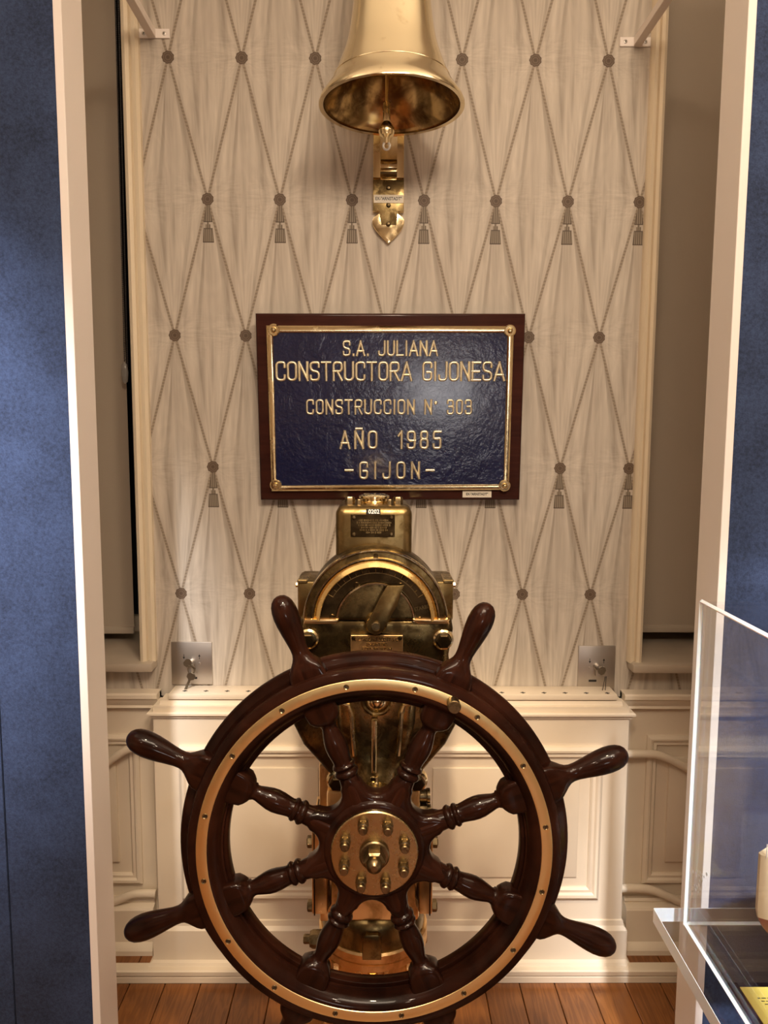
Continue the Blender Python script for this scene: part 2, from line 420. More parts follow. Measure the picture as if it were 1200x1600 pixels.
# wainscot below the rail: panelled dado
bx0, bx1 = W(240, 1150, 1.965).x, W(982, 1150, 1.965).x     # radiator cover, left and right side
DADO = {}
zr = ZRAIL
rail = [(2.05, zr), (2.012, zr), (2.006, zr-.004), (2.006, zr-.014), (2.012, zr-.019), (2.016, zr-.030), (2.022, zr-.038), (2.018, zr-.044), (2.03, zr-.048), (2.05, zr-.048)]
zb = W(1040, 1417, 2.0).z
bb = [(2.05, zb+.012), (2.022, zb+.012), (2.018, zb+.006), (2.022, zb), (2.004, zb-.006), (2.0, zb-.012), (2.0, ZP+.03), (1.99, ZP+.022), (1.985, ZP+.012), (1.985, ZP-.002), (2.05, ZP-.002)]
for side, xa, xb_ in (('left', -2.3, bx0-.001), ('right', bx1+.001, 2.3)):
    DADO[side] = struct(put('wall_dado_'+side, MB().box((xa, 2.036, ZP-.03), (xb_, 2.05, ZRAIL-.004)), 'white', smooth=False))
    put('dado_rail', extrude_x(rail, xa, xb_), 'white', DADO[side], angle=25)
    struct(put('baseboard_'+side, extrude_x(bb, xa if side == 'left' else bx1+.027, bx0-.027 if side == 'left' else 2.3), 'white', angle=25))
def frame_moulding(x0, x1, z0, z1, y, wd_, th, mb=None):    # picture-frame moulding with mitred corners, proud towards -Y
    mb = mb or MB(); prof = [(0, 0), (0, th*.55), (wd_*.25, th), (wd_*.45, th*.9), (wd_*.6, th*.5), (wd_*.85, th*.6), (wd_, th*.25), (wd_, 0)]
    P = len(prof); base = len(mb.v)
    for cx, cz, sx, sz in ((x0, z0, 1, 1), (x1, z0, -1, 1), (x1, z1, -1, -1), (x0, z1, 1, -1)):
        for d, h in prof: mb.v.append(Vector((cx+sx*d, y-h, cz+sz*d)))
    for i in range(4):
        j = (i+1) % 4
        for k in range(P-1): mb.f.append((base+i*P+k, base+j*P+k, base+j*P+k+1, base+i*P+k+1))
    return mb
yd = 2.036
for sgn in (-1, 1):
    wd = DADO['left' if sgn < 0 else 'right']
    if sgn > 0: a, b_ = W(1004, 1300, yd).x, W(1004, 1300, yd).x+.55
    else: b_, a = W(222, 1300, yd).x, W(222, 1300, yd).x-.55
    z1, z0 = W(1040, 1148, yd).z, W(1040, 1378, yd).z
    put('panel_moulding', frame_moulding(a, b_, z0, z1, yd, .030, .016), 'white', wd, angle=25)
    put('raised_panel', MB().prism([(a+.065, z0+.065), (b_-.065, z0+.065), (b_-.065, z1-.065), (a+.065, z1-.065)], yd-.009, yd+.001, .004), 'white', wd)
# architraves beside the windows
def archi(name, x0, x1, flip):
    n = 8; ws = x1-x0
    prof = [(0, 0), (0, .020), (.10, .030), (.30, .034), (.48, .028), (.54, .018), (.62, .018), (.66, .024), (.86, .026), (1, .016), (1, 0)]
    if flip: prof = [(1-a, h) for a, h in reversed(prof)]
    z0 = W(225, 1034, 2.03).z; mb = MB(); k = len(prof)
    pts = [(x0+ws*a, YW-h) for a, h in prof]
    mb.add([(x, y, z0) for x, y in pts]+[(x, y, ZC) for x, y in pts], [(i, (i+1) % k, k+(i+1) % k, k+i) for i in range(k)]+[tuple(range(k)), tuple(range(k, 2*k))])
    return struct(put(name, mb, 'trim', angle=30))
archi('trim_2', XL0, XL1, False); archi('trim_3', XR1, XR0, True)
# windows: sill, dark frame, night pane
def window(name, x0, x1, side):
    wn = bpy.data.objects.new(name, None); COL.objects.link(wn); struct(wn); wn.empty_display_size = .05
    put('sill', MB().box((x0 if side > 0 else x0, 2.0, ZSILL-.026), (x1, 2.34, ZSILL), .006, 2), 'sill', wn)
    zt = ZC-.12; fw = .06
    for a, b_, c, d in ((x0, x0+fw, ZSILL, zt), (x1-fw, x1, ZSILL, zt), (x0+fw, x1-fw, ZSILL, ZSILL+.05), (x0+fw, x1-fw, zt-fw, zt)):
        put('window_frame', MB().box((a, 2.33, c), (b_, 2.39, d), .004, 1), 'trim', wn)
    put('pane', MB().box((x0+.02, 2.355, ZSILL+.02), (x1-.02, 2.361, zt-.02)), 'glass_night', wn, smooth=False)
    return wn
window('window_1', -1.7, W(237, 1036, 2.0).x, -1)
window('window_2', W(990, 1036, 2.0).x, 1.7, 1)
struct(put('wall_lintel_left', MB().box((-2.3, YW, ZC-.12), (XL0+.012, 2.42, ZC)), 'wallpaper', smooth=False))
struct(put('wall_lintel_right', MB().box((XR0-.012, YW, ZC-.12), (2.3, 2.42, ZC)), 'wallpaper', smooth=False))
# the room around and behind the viewer
struct(put('ceiling', MB().box((-2.3, -3.0, ZC), (2.3, 2.6, ZC+.05)), 'ceiling', smooth=False))
struct(put('wall_rear_reflection_band', MB().box((-2.3, -3.0, 0), (2.3, -2.97, .82), .004, 1), 'framewood'))  # unseen dark band, added to darken the lower plaque's reflection
struct(put('wall_rear', MB().box((-2.3, -3.05, 0), (2.3, -3.0, ZC)), 'roomwall', smooth=False))
struct(put('wall_side_left', MB().box((-2.35, -3.0, 0), (-2.3, 2.6, ZC)), 'roomwall', smooth=False))
struct(put('wall_side_right', MB().box((2.3, -3.0, 0), (2.35, 2.6, ZC)), 'roomwall', smooth=False))
# blue felt partitions that frame the alcove
YP0, YP1 = 1.45, 1.545
XPL = (W(104, 0, YP0).x+W(152, 1600, YP0).x)/2; XPR = (W(1161, 0, YP0).x+W(1091, 1600, YP0).x)/2
ZT = 2.78
def partition(name, x_in, x_out, seam):
    s = 1 if x_in > x_out else -1; e = .006
    o = struct(put(name, MB().box((min(x_in-s*.016, x_out), YP0+.012, 0), (max(x_in-s*.016, x_out), YP1-.003, ZT)), 'board', smooth=False))
    put('edge_board', MB().box((min(x_in, x_in-s*.016), YP0-.004, 0), (max(x_in, x_in-s*.016), YP1, ZT), .001, 1), 'board', o)
    xs = [x_in-s*(e), seam, x_out] if seam is not None else [x_in-s*e, x_out]
    for a, b_ in zip(xs[:-1], xs[1:]):
        put('felt_panel', MB().box((min(a, b_)+.0012, YP0-.0035, .01), (max(a, b_)-.0012, YP0+.013, ZT-.005), .003, 2), 'felt', o)
    return o
partition('wall_left', XPL, -1.9, W(12, 1340, YP0).x)
partition('wall_right', XPR, 1.9, XPR+.62)

# ------------------------------------------------------------------ roller blinds
def blind(label, x0, x1, yb, chain_px=None):
    t = thing('roller_blind', label, 'blind', ((x0+x1)/2, 2.22, 1.9), 'roller blinds in the two windows')
    zb_ = W(160 if x1 < 0 else 1050, yb, 2.215).z
    put('blind_fabric', MB().box((x0, 2.218, zb_+.018), (x1, 2.2195, ZC-.14)), 'blind', t, smooth=False)
    put('bottom_bar', MB().box((x0, 2.212, zb_), (x1, 2.225, zb_+.022), .003, 2), 'blind', t)
    put('roller', MB().lathe([(0, x0), (.022, x0), (.022, x1), (0, x1)], (0, 2.235, ZC-.15), 'X', 20), 'blind', t)
    if chain_px:
        mb = MB(); top = W(chain_px[0], -60, 2.19); bot = W(chain_px[1], 572, 2.19); n = 210
        for dx_ in (-.004, .004):
            for k in range(n):
                p = top.lerp(bot, k/(n-1)); bm = bmesh.new(); bmesh.ops.create_icosphere(bm, subdivisions=1, radius=.0026)
                mb.bm(bm, Matrix.Translation(p+Vector((dx_, 0, 0))))
        ch = put('bead_chain', mb, 'chain', t); ch['kind'] = 'stuff'
        c = W(chain_px[1]-2, 582, 2.19)
        put('chain_weight', MB().loft([(-.032, .002, .002, 2, 0), (-.026, .008, .005, 2, 0), (0, .0105, .006, 2, 0), (.022, .008, .005, 2, 0), (.03, .002, .002, 2, 0)], 16, o=c), 'clear', t)
    return t
blind('taupe roller blind with dark bead chain in the left window', -1.6, W(178, 0, 2.215).x, 990, (181, 197))
blind('taupe roller blind without a chain in the right window', XR0-.006, 1.6, 988)

# ------------------------------------------------------------------ radiator cover
YF = 1.965
zl = W(600, 1071, YW).z                                     # lid height
rc = thing('radiator_cover', 'cream painted panelled radiator cover below the wallpaper behind the wheel', 'radiator cover', ((bx0+bx1)/2, 2.0, ZP))
zcor = W(600, 1120, YF-.02).z
put('body', MB().box((bx0, YF, ZP), (bx1, 2.036, zcor+.02)), 'white', rc, smooth=False)
lid = put('lid', MB().box((W(266, 1075, 2.0).x, YF+.012, zl-.016), (W(961, 1080, 2.0).x, 2.0485, zl), .003, 2), 'white', rc)
def cove(x0, x1, prof, name):                               # profile (out, z): swept round front and both ends
    mb = MB(); base = 0; P = len(prof)
    for o_, z in prof: mb.v += [Vector((x0-o_, 2.036, z)), Vector((x0-o_, YF-o_, z)), Vector((x1+o_, YF-o_, z)), Vector((x1+o_, 2.036, z))]
    for k in range(P-1):
        for j in range(3): mb.f.append((k*4+j, k*4+j+1, k*4+4+j+1, k*4+4+j))
    mb.f.append((0, 1, 2, 3)); mb.f.append(tuple((P-1)*4+j for j in (3, 2, 1, 0)))
    return put(name, mb, 'white', rc, angle=30)
cove(bx0, bx1, [(-.016, zl-.019), (-.014, zl-.030), (-.009, zl-.040), (-.002, zl-.050), (.010, zcor+.008), (.014, zcor+.004), (.014, zcor-.001), (.006, zcor-.004), (.006, zcor-.010), (.0, zcor-.010)], 'cornice')
zpl = W(600, 1441, YF-.008).z
cove(bx0, bx1, [(.0, zpl+.004), (.004, zpl+.002), (.006, zpl-.012), (.014, zpl-.022), (.014, ZP+.012), (.022, ZP+.008), (.026, ZP), (0, ZP)], 'plinth')
zt, zbm = W(600, 1165, YF).z, W(600, 1402, YF).z
xm = W(585, 1300, YF).x
for a, b_ in ((W(283, 1280, YF).x, W(533, 1280, YF).x), (W(640, 1280, YF).x, W(938, 1280, YF).x)):
    put('panel_moulding', frame_moulding(a, b_, zbm, zt, YF, .032, .016), 'white', rc, angle=25)
    put('raised_panel', MB().prism([(a+.062, zbm+.062), (b_-.062, zbm+.062), (b_-.062, zt-.062), (a+.062, zt-.062)], YF-.006, YF+.001, .003), 'white', rc)
hole = MB()
for sx, sz in ((.0065, .0020), (.0024, .0055)): hole.box((-sx, -sz, -.0006), (sx, sz, .0005))
hm = hole.mesh('grille_hole'); hm.materials.append(MAT['black'])
for px in list(range(289, 960, 33)):
    p = WZ(px, 1079.5+(px-289)*.0055, zl); q = put('grille_hole', hm, 'black', rc); q.location = Vector((p.x, p.y, zl))-Vector(rc['_base'])
# pipes beside the cover
def pipe(label, pts):
    P3 = [W(x, y, yy) for x, y, yy in pts]; res = []
    for i in range(len(P3)-1):                              # Catmull-Rom
        a, b_, c, d = P3[max(i-1, 0)], P3[i], P3[i+1], P3[min(i+2, len(P3)-1)]
        for k in range(6):
            t = k/6; res.append(.5*((2*b_)+(c-a)*t+(2*a-5*b_+4*c-d)*t*t+(3*b_-a-3*c+d)*t**3))
    res.append(P3[-1])
    o = put('radiator_pipe', MB().tube(res, .0115, 12), 'white', angle=60); return tag(o, label, 'pipe', 'heating pipes beside the radiator cover')
yp = 2.012
pipe('upper cream heating pipe left of the radiator cover', [(90, 1245, yp), (135, 1213, yp), (170, 1190, yp), (195, 1173, yp), (215, 1168, yp), (246, 1167, yp)])
pipe('lower cream heating pipe left of the radiator cover', [(90, 1440, yp), (140, 1420, yp), (180, 1408, yp), (205, 1398, yp), (222, 1396, yp), (244, 1396, yp)])
pipe('upper cream heating pipe right of the radiator cover', [(976, 1178, yp), (1010, 1178, yp), (1030, 1180, yp), (1050, 1188, yp), (1085, 1206, yp), (1150, 1240, yp)])
pipe('lower cream heating pipe right of the radiator cover', [(970, 1388, yp), (1000, 1388, yp), (1020, 1391, yp), (1045, 1401, yp), (1080, 1417, yp), (1150, 1445, yp)])

# ------------------------------------------------------------------ steel key switch plates
def keyplate(label, corners, flip):
    (xa, ya), (xb, yb) = corners
    y1 = YW; a, b_ = W(xa, yb, y1-.004), W(xb, ya, y1-.004); c = Vector(((a.x+b_.x)/2, y1, (a.z+b_.z)/2))
    t = thing('key_switch', label, 'switch', (c.x, y1, a.z), 'steel key switches on the wallpaper')
    put('plate', MB().box((a.x, y1-.006, a.z), (b_.x, y1, b_.z), .0012, 2), 'steel', t)
    u = (b_.x-a.x)
    yy = y1-.006
    cc = Vector((c.x-.0*u, yy, c.z+.03*u))
    put('lock_cylinder', MB().lathe([(0, -.022), (.0085, -.022), (.0095, -.020), (.0095, 0)], cc, 'Y', 20).box((cc.x-.0055, yy-.018, cc.z-.026), (cc.x+.0055, yy, cc.z), .002, 1), 'steel', t)
    for sx in (-1, 1):
        p = Vector((c.x+sx*.19*u, yy, c.z-.0*u))
        put('screw', MB().lathe([(0, -.0025), (.0025, -.002), (.0038, 0)], p, 'Y', 14), 'steel', t)
        up = sx; z0 = p.z+.012; L = .014
        pr = [(-.0007, 0), (.0007, 0), (.0007, L*.55), (.0032, L*.55), (0, L), (-.0032, L*.55), (-.0007, L*.55)]
        if sx < 0: pr = [(x, L-z) for x, z in pr]
        put('arrow_mark', MB().prism([(p.x+x, z0+z) for x, z in pr], yy-.0003, yy+.0002), 'black', t, smooth=False)
    lb = Vector((c.x+(.03*u if not flip else -.10*u), yy, c.z-.37*u))
    put('maker_label', MB().box((lb.x-.011, yy-.0004, lb.z-.003), (lb.x+.011, yy+.0002, lb.z+.003)), 'black', t, smooth=False)
    return t, cc
k1, kc1 = keyplate('steel key switch with a key hanging from it, left of the wheel', ((269, 1003), (331, 1069)), False)
k2, kc2 = keyplate('steel key switch with a wire loop hanging from it, right of the wheel', ((902, 1009), (962, 1076)), True)
def key_shape(t, o, ang, L, name='key'):
    c, s = math.cos(ang), math.sin(ang); mb = MB()
    pts = []
    for k in range(13):
        a = R(-60)+R(300)*k/12-R(0); pts.append((.011*math.sin(a+R(30)+PI), .011*math.cos(a+R(30)+PI)*-1-.0))
    out = [(-.0035, -.009), (-.011, -.004), (-.012, .006), (-.006, .012), (.006, .012), (.012, .006), (.011, -.004), (.0035, -.009), (.0035, -.011), (.0042, -.011), (.0042, -L+.006), (.001, -L), (-.002, -L), (-.0028, -L+.008), (-.0016, -L+.011), (-.0028, -L+.014), (-.0016, -L+.018), (-.0028, -L+.022), (-.0028, -.011), (-.0035, -.011)]
    mb.prism([(o.x+x*c-z*s, o.z+x*s+z*c) for x, z in out], o.y-.0012, o.y+.0012, .0004, 1)
    return put(name, mb, 'steeldark', t)
key_shape(k1, kc1+Vector((-.004, -.024, .004)), R(50), .026)
put('key_ring', MB().tube([kc1+Vector((.005+.010*math.sin(a), -.026, -.014+.011*math.cos(a))) for a in [2*PI*k/20 for k in range(21)]], .0011, 6), 'steeldark', k1)
key_shape(k1, kc1+Vector((.004, -.030, -.033)), R(-25), .062)
key_shape(k2, kc2+Vector((.006, -.024, -.004)), R(-115), .02)
put('key_ring', MB().tube([kc2+Vector((.018+.008*math.sin(a), -.024, -.012+.009*math.cos(a))) for a in [2*PI*k/20 for k in range(21)]], .0008, 6), 'steel', k2)
wl = kc2+Vector((.017, -.026, -.020))
put('wire_loop', MB().tube([wl, wl+Vector((-.003, 0, -.02)), wl+Vector((-.008, -.005, -.040)), wl+Vector((-.013, -.008, -.058)), wl+Vector((-.018, -.008, -.060))], .0010, 6).tube([wl+Vector((.003, 0, 0)), wl+Vector((.002, 0, -.02)), wl+Vector((0, -.005, -.045)), wl+Vector((-.003, -.008, -.059))], .0010, 6), 'black', k2)

# ------------------------------------------------------------------ white tie arms
def arm(label, px, py, side):
    p = W(px, py, YW-.004); t = thing('tie_arm', label, 'bracket', (p.x, YW, p.z-.012), 'white tie arms between wall and partitions')
    put('wall_plate', MB().box((p.x-.040, YW-.004, p.z-.0115), (p.x+.040, YW, p.z+.0115), .001, 1), 'whitemetal', t)
    xa = p.x+side*.006
    put('square_bar', MB().box((xa-.0105, YP1, p.z-.0105), (xa+.0105, YW-.004, p.z+.0105), .001, 1), 'whitemetal', t)
    for sx in (-1, 1):
        q = Vector((p.x+sx*.026, YW-.004, p.z))
        s_ = put('screw', MB().lathe([(0, -.0015), (.0035, -.001), (.0052, 0)], q, 'Y', 14), 'steel', t)
        sub('screw_recess', MB().lathe([(0, -.0019), (.0018, -.0019), (.0018, -.001)], q, 'Y', 8), 'black', s_)
    return t
arm('white square tie arm bolted to the wall at top left', 240.5, 52, -1)
arm('white square tie arm bolted to the wall at top right', 993, 65, 1)

# ------------------------------------------------------------------ brass bell and bracket
YB = 1.83
bc = W(612, 168, YB); kb = KX(612, 168, YB)
def zpx(y): return W(612, y, YB).z-bc.z
bl = thing('ship_bell', 'large polished brass bell hanging mouth down from the wall bracket', 'bell', tuple(bc))
pr_y = [(113.5, 168), (113.8, 165), (111.5, 159), (106, 151), (100, 143), (94.5, 134), (90, 125), (86, 116), (81.5, 104), (77, 92), (72.5, 79), (69, 66), (65.8, 51), (62.5, 30), (60, 8), (58, -20), (56.5, -50), (55, -85), (51, -108), (42, -122), (25, -130), (0, -132)]
pr_px = [(r, zpx(y)) for r, y in pr_y]
outer = [(r*kb, h) for r, h in pr_px]
inner = [(max(0, r*kb-.010-.006*min(1, h*8)), h-.0 if h > .02 else h+.001) for r, h in pr_px]
HB = pr_px[-1][1]; inner = [(r, min(h, HB-.014)) for r, h in inner]
put('bell_body', MB().lathe([inner[0]]+outer, bc, 'Z', 96), 'bellbrass', bl, angle=50)
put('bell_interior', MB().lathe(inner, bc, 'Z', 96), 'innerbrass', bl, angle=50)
for y_, r in ((88, 75),):
    h = W(606, y_, YB-r*kb).z-bc.z; rr_ = next(a[0]+(b_[0]-a[0])*(h-a[1])/(b_[1]-a[1]) for a, b_ in zip(pr_px, pr_px[1:]) if a[1] <= h <= b_[1])*kb
    put('ridge', MB().tube([bc+Vector((rr_*math.cos(a), rr_*math.sin(a), h)) for a in [2*PI*k/96 for k in range(97)]], .0011, 6, False), 'bellbrass', bl)
put('crown', MB().lathe([(.03, HB-.004), (.034, HB+.006), (.02, HB+.02), (.018, HB+.06), (0, HB+.062)], bc, 'Z', 32), 'bellbrass', bl)
cb = W(604, 203, YB-.02); 
cl = put('clapper', MB().lathe([(.0038, .33), (.0038, .060), (.0085, .058), (.0085, .022), (.0075, .018), (.012, .013), (.0175, .004), (.0185, -.004), (.016, -.013), (.008, -.018), (.0065, -.030), (0, -.031)], cb, 'Z', 24), 'brass', bl)
sub('clapper_eye', MB().tube([cb+Vector((.0075*math.sin(a), -.002, -.036+.0085*math.cos(a))) for a in [2*PI*k/16 for k in range(17)]], .0028, 8, False), 'steel', cl)
# bracket on the wall
bk = thing('bell_bracket', 'brass bell bracket with heart shaped foot screwed to the wallpaper', 'bracket', tuple(W(606, 380, YW)))
xb0, xb1 = W(583, 300, YW-.01).x, W(631, 300, YW-.01).x; xc = (xb0+xb1)/2; hw = (xb1-xb0)/2
def zb2(y): return W(606, y, YW-.01).z
put('back_plate', MB().box((xb0, YW-.008, zb2(285)), (xb1, YW, zb2(-330)), .002, 2), 'brass', bk)
hp = []
zt_, zs_, zn_, ztip = zb2(278), zb2(331), zb2(336), zb2(381)
half = [(hw, zt_), (hw, zs_), (hw*.66, zs_-.001), (hw*.60, zb2(334))]+[(hw*f, zb2(y)) for f, y in ((.78, 336), (.92, 339), (1.02, 343.5), (1.04, 348), (.99, 353), (.86, 359), (.66, 365), (.42, 371), (.20, 376), (0, 381))]
poly = [(xc+x, z) for x, z in half[:-1]]+[(xc, ztip)]+[(xc-x, z) for x, z in reversed(half[:-1])]
put('heart_foot', MB().prism(poly, YW-.014, YW-.0, .0015), 'brass', bk)
put('cover_plate', MB().prism([(xc-hw, zb2(282)), (xc+hw, zb2(282)), (xc+hw, zs_), (xc+hw*.6, zs_-.001), (xc+hw*.52, zb2(352)), (xc-hw*.45, zb2(352)), (xc-hw*.6, zs_-.001), (xc-hw, zs_)], YW-.0165, YW-.013, .001), 'oldbrass', bk)
for y_ in (295, 322, 351):
    put('screw', MB().lathe([(0, -.006), (.004, -.005), (.0065, 0)], (xc, YW-.016, zb2(y_)), 'Y', 16), 'bolt', bk)
sp = []
for y_, yy in ((277, 2.032), (272, 2.018), (268, 2.012), (258, 2.012), (225, 2.008), (180, 1.99), (100, 1.965), (0, 1.955)): sp.append((yy, W(606, y_, yy).z))
ztop = bc.z+HB+.07; sp += [(1.955, ztop-.06), (1.95, ztop-.02), (1.93, ztop), (1.80, ztop)]
mb = MB(); n = len(sp); sw = hw*.54
for yy, z in sp: mb.v += [Vector((xc-sw, yy, z)), Vector((xc+sw, yy, z))]
for k in range(n): 
    yy, z = sp[k]; a = sp[max(k-1, 0)]; b_ = sp[min(k+1, n-1)]; d = Vector((0, b_[0]-a[0], b_[1]-a[1])).normalized(); nrm = Vector((0, d.z, -d.y))*.010
    mb.v += [Vector((xc-sw, yy, z))+nrm, Vector((xc+sw, yy, z))+nrm]
for k in range(n-1):
    a, b_, c, d = 2*k, 2*k+1, 2*n+2*k, 2*n+2*k+1
    mb.f += [(a, b_, b_+2, a+2), (c, c+2, d+2, d), (a, a+2, c+2, c), (b_, d, d+2, b_+2)]
mb.f += [(0, 2*n, 2*n+1, 1), (2*n-2, 2*n-1, 4*n-1, 4*n-2)]
put('hanging_strap', mb, 'brass', bk, angle=20)
put('strap_clip', MB().box((xc-sw*1.02, 1.996, zb2(272)), (xc+sw*1.02, 2.024, zb2(258)), .003, 2), 'brass', bk)
lb = put('label', MB().box((W(584, 310, YW-.018).x, YW-.0185, W(606, 317, YW-.018).z), (W(630.5, 310, YW-.018).x, YW-.0160, W(606, 304.5, YW-.018).z)), 'paper', bk, smooth=False)
lb['label'] = 'small white paper label reading EX-"ARNSTADT"'
tm = text_mesh('EX-"ARNSTADT"', .0115, .0002, .82, .0002); shift(tm, (xc, YW-.0188, W(606, 310.7, YW-.018).z)); sub('lettering', tm, 'black', lb)

# ------------------------------------------------------------------ shipyard plaque
TILT = R(4.0)
pT, pB = W(610, 489.5, 1.985), W(610, 781.5, 2.018)
pw_ = (W(822, 490, 1.985)-W(399, 489, 1.985)).length; ph_ = math.hypot(pT.z-pB.z, .033)
pc = (pT+pB)/2
pq = thing('shipyard_plaque', 'dark wood plaque with blue enamel plate and raised brass lettering', 'plaque', (pc.x, pc.y, pc.z))
pq.rotation_euler = (math.atan2(.033, pT.z-pB.z), R(-.25), 0); del pq['_base']
def PU(x, y):                                               # pixel -> board coordinates
    v = (y-489.5)/292.; xl = 399+7*v; xr = 822-9*v
    return ((x-xl)/(xr-xl)-.5)*pw_, (.5-v)*ph_
hw_, hh_ = pw_/2, ph_/2
mb = MB(); mb.prism([(-hw_, -hh_), (hw_, -hh_), (hw_, hh_), (-hw_, hh_)], 0, .022, .007, 3); put('board', mb, 'framewood', pq)
c4 = [PU(424.5, 766), PU(795, 764), PU(802.5, 509), PU(417, 508.5)]
i4 = [PU(432.5, 756.5), PU(786, 755), PU(792, 519.5), PU(428, 519.5)]
put('enamel_ground', MB().prism([(i4[0][0]-.006, i4[0][1]-.006), (i4[1][0]+.006, i4[1][1]-.006), (i4[2][0]+.006, i4[2][1]+.006), (i4[3][0]-.006, i4[3][1]+.006)], -.007, .001), 'enamel', pq, smooth=False)
enamel = pq.children[-1] if pq.children else None
mb = MB(); P = 6
for (ox, oz), (ix, iz) in zip(c4, i4):
    for t, h in ((0, 0), (0, -.008), (.25, -.0125), (.6, -.013), (.9, -.0105), (1, -.006)): mb.v.append(Vector((ox+(ix-ox)*t, h, oz+(iz-oz)*t)))
for a in range(4):
    b_ = (a+1) % 4
    for k in range(P-1): mb.f.append((a*P+k, b_*P+k, b_*P+k+1, a*P+k+1))
rim = put('brass_rim', mb, 'brass', pq, angle=40)
for x, y in ((429, 515), (796, 516), (788, 757), (431, 756)):
    u, v = PU(x, y)
    put('corner_boss', MB().lathe([(0, -.0145), (.013, -.0145), (.0155, -.012), (.0155, 0)], (u, 0, v), 'Y', 24), 'brass', pq)
    put('screw', MB().lathe([(0, -.0235), (.003, -.023), (.0062, -.019), (.0078, -.0135)], (u, 0, v), 'Y', 20), 'brass', pq)
w_ = .46
GL = {  # strokes in a box of height 1: (points, corner radius, closed)
 'O': (w_, [([(0, 0), (w_, 0), (w_, 1), (0, 1)], .22, 1)]), '0': (.40, [([(0, 0), (.40, 0), (.40, 1), (0, 1)], .2, 1)]),
 'C': (w_, [([(w_, .74), (w_, 1), (0, 1), (0, 0), (w_, 0), (w_, .26)], .22, 0)]),
 'S': (w_, [([(w_, .76), (w_, 1), (0, 1), (0, .54), (w_, .46), (w_, 0), (0, 0), (0, .24)], .2, 0)]),
 'J': (.42, [([(.42, 1), (.42, 0), (0, 0), (0, .26)], .2, 0)]), 'U': (w_, [([(0, 1), (0, 0), (w_, 0), (w_, 1)], .22, 0)]),
 'G': (w_, [([(w_, .74), (w_, 1), (0, 1), (0, 0), (w_, 0), (w_, .46), (w_*.5, .46)], .2, 0)]),
 'R': (w_, [([(0, 0), (0, 1), (w_, 1), (w_, .5), (0, .5)], .18, 0), ([(w_*.45, .5), (w_, 0)], 0, 0)]),
 'A': (.54, [([(0, 0), (.27, 1), (.54, 0)], .0, 0), ([(.09, .3), (.45, .3)], 0, 0)]),
 'N': (w_, [([(0, 0), (0, 1), (w_, 0), (w_, 1)], 0, 0)]), 'T': (w_, [([(0, 1), (w_, 1)], 0, 0), ([(w_/2, 1), (w_/2, 0)], 0, 0)]),
 'E': (.42, [([(.42, 1), (0, 1), (0, 0), (.42, 0)], 0, 0), ([(0, .5), (.36, .5)], 0, 0)]), 'L': (.40, [([(0, 1), (0, 0), (.40, 0)], 0, 0)]),
 'I': (.06, [([(.03, 1), (.03, 0)], 0, 0)]), '.': (.06, [([(.03, .0), (.03, .05)], 0, 0)]), '-': (.44, [([(0, .5), (.44, .5)], 0, 0)]),
 '3': (.42, [([(0, .78), (0, 1), (.40, 1), (.40, .53), (.12, .53)], .18, 0), ([(.12, .53), (.42, .53), (.42, 0), (0, 0), (0, .22)], .18, 0)]),
 '1': (.20, [([(0, .76), (.18, 1), (.18, 0)], 0, 0)]), '9': (.42, [([(.42, .45), (0, .45), (0, 1), (.42, 1), (.42, 0), (0, 0), (0, .22)], .18, 0)]),
 '8': (.42, [([(.02, .54), (.40, .54), (.40, 1), (.02, 1)], .17, 1), ([(0, 0), (.42, 0), (.42, .54), (0, .54)], .18, 1)]),
 '5': (.42, [([(.40, 1), (.02, 1), (.0, .56), (.42, .60), (.42, 0), (0, 0), (0, .22)], .12, 0)]),
 'Ñ': (w_, [([(0, 0), (0, 1), (w_, 0), (w_, 1)], 0, 0), ([(.08, 1.17), (.38, 1.17)], 0, 0)]),
 'º': (.14, [([(.02, .74), (.12, .74), (.12, .86), (.02, .86)], .04, 1)]), ' ': (.30, [])}
def fillet(pts, r, closed):
    if r <= 0: return pts
    out = []; n = len(pts)
    for i in range(n):
        p = Vector(pts[i])
        if not closed and i in (0, n-1): out.append(p); continue
        a, b_ = Vector(pts[i-1]), Vector(pts[(i+1) % n]); da, db = a-p, b_-p
        k = min(r, da.length*.5, db.length*.5); s_, e_ = p+da.normalized()*k, p+db.normalized()*k
        for j in range(6): t = j/5; out.append(s_*(1-t)**2+p*2*t*(1-t)+e_*t*t)
    if closed: out.append(out[0])
    return out
def strokes(mb, pts, x0, z0, H, rad, y, hgt):
    P = [Vector(p) for p in pts]; closed = (P[0]-P[-1]).length < 1e-6 and len(P) > 3; n = len(P); base = len(mb.v)
    sec = [(-1, 0), (-.8, .6), (-.3, 1), (.3, 1), (.8, .6), (1, 0)]
    for i, p in enumerate(P):
        a = P[i-1] if i > 0 else (P[-2] if closed else p); b_ = P[i+1] if i < n-1 else (P[1] if closed else p)
        d1 = (p-a).normalized() if (p-a).length > 1e-9 else (b_-p).normalized(); d2 = (b_-p).normalized() if (b_-p).length > 1e-9 else d1
        d = (d1+d2); d = d.normalized() if d.length > 1e-6 else d1; nn = Vector((-d.y, d.x)); k = min(1.8, 1/max(.35, nn.dot(Vector((-d1.y, d1.x)))))
        ex = 0 if closed else (-rad/H if i == 0 else (rad/H if i == n-1 else 0))
        q = p+d*ex*.8
        for s_, h in sec: mb.v.append(Vector((x0+q.x*H+nn.x*s_*rad*k, y-h*hgt, z0+q.y*H+nn.y*s_*rad*k)))
    m = len(sec)
    for i in range(n-1):
        for k in range(m-1): mb.f.append((base+i*m+k, base+(i+1)*m+k, base+(i+1)*m+k+1, base+i*m+k+1))
    if not closed: mb.f.append(tuple(base+k for k in range(m))); mb.f.append(tuple(base+(n-1)*m+k for k in reversed(range(m))))
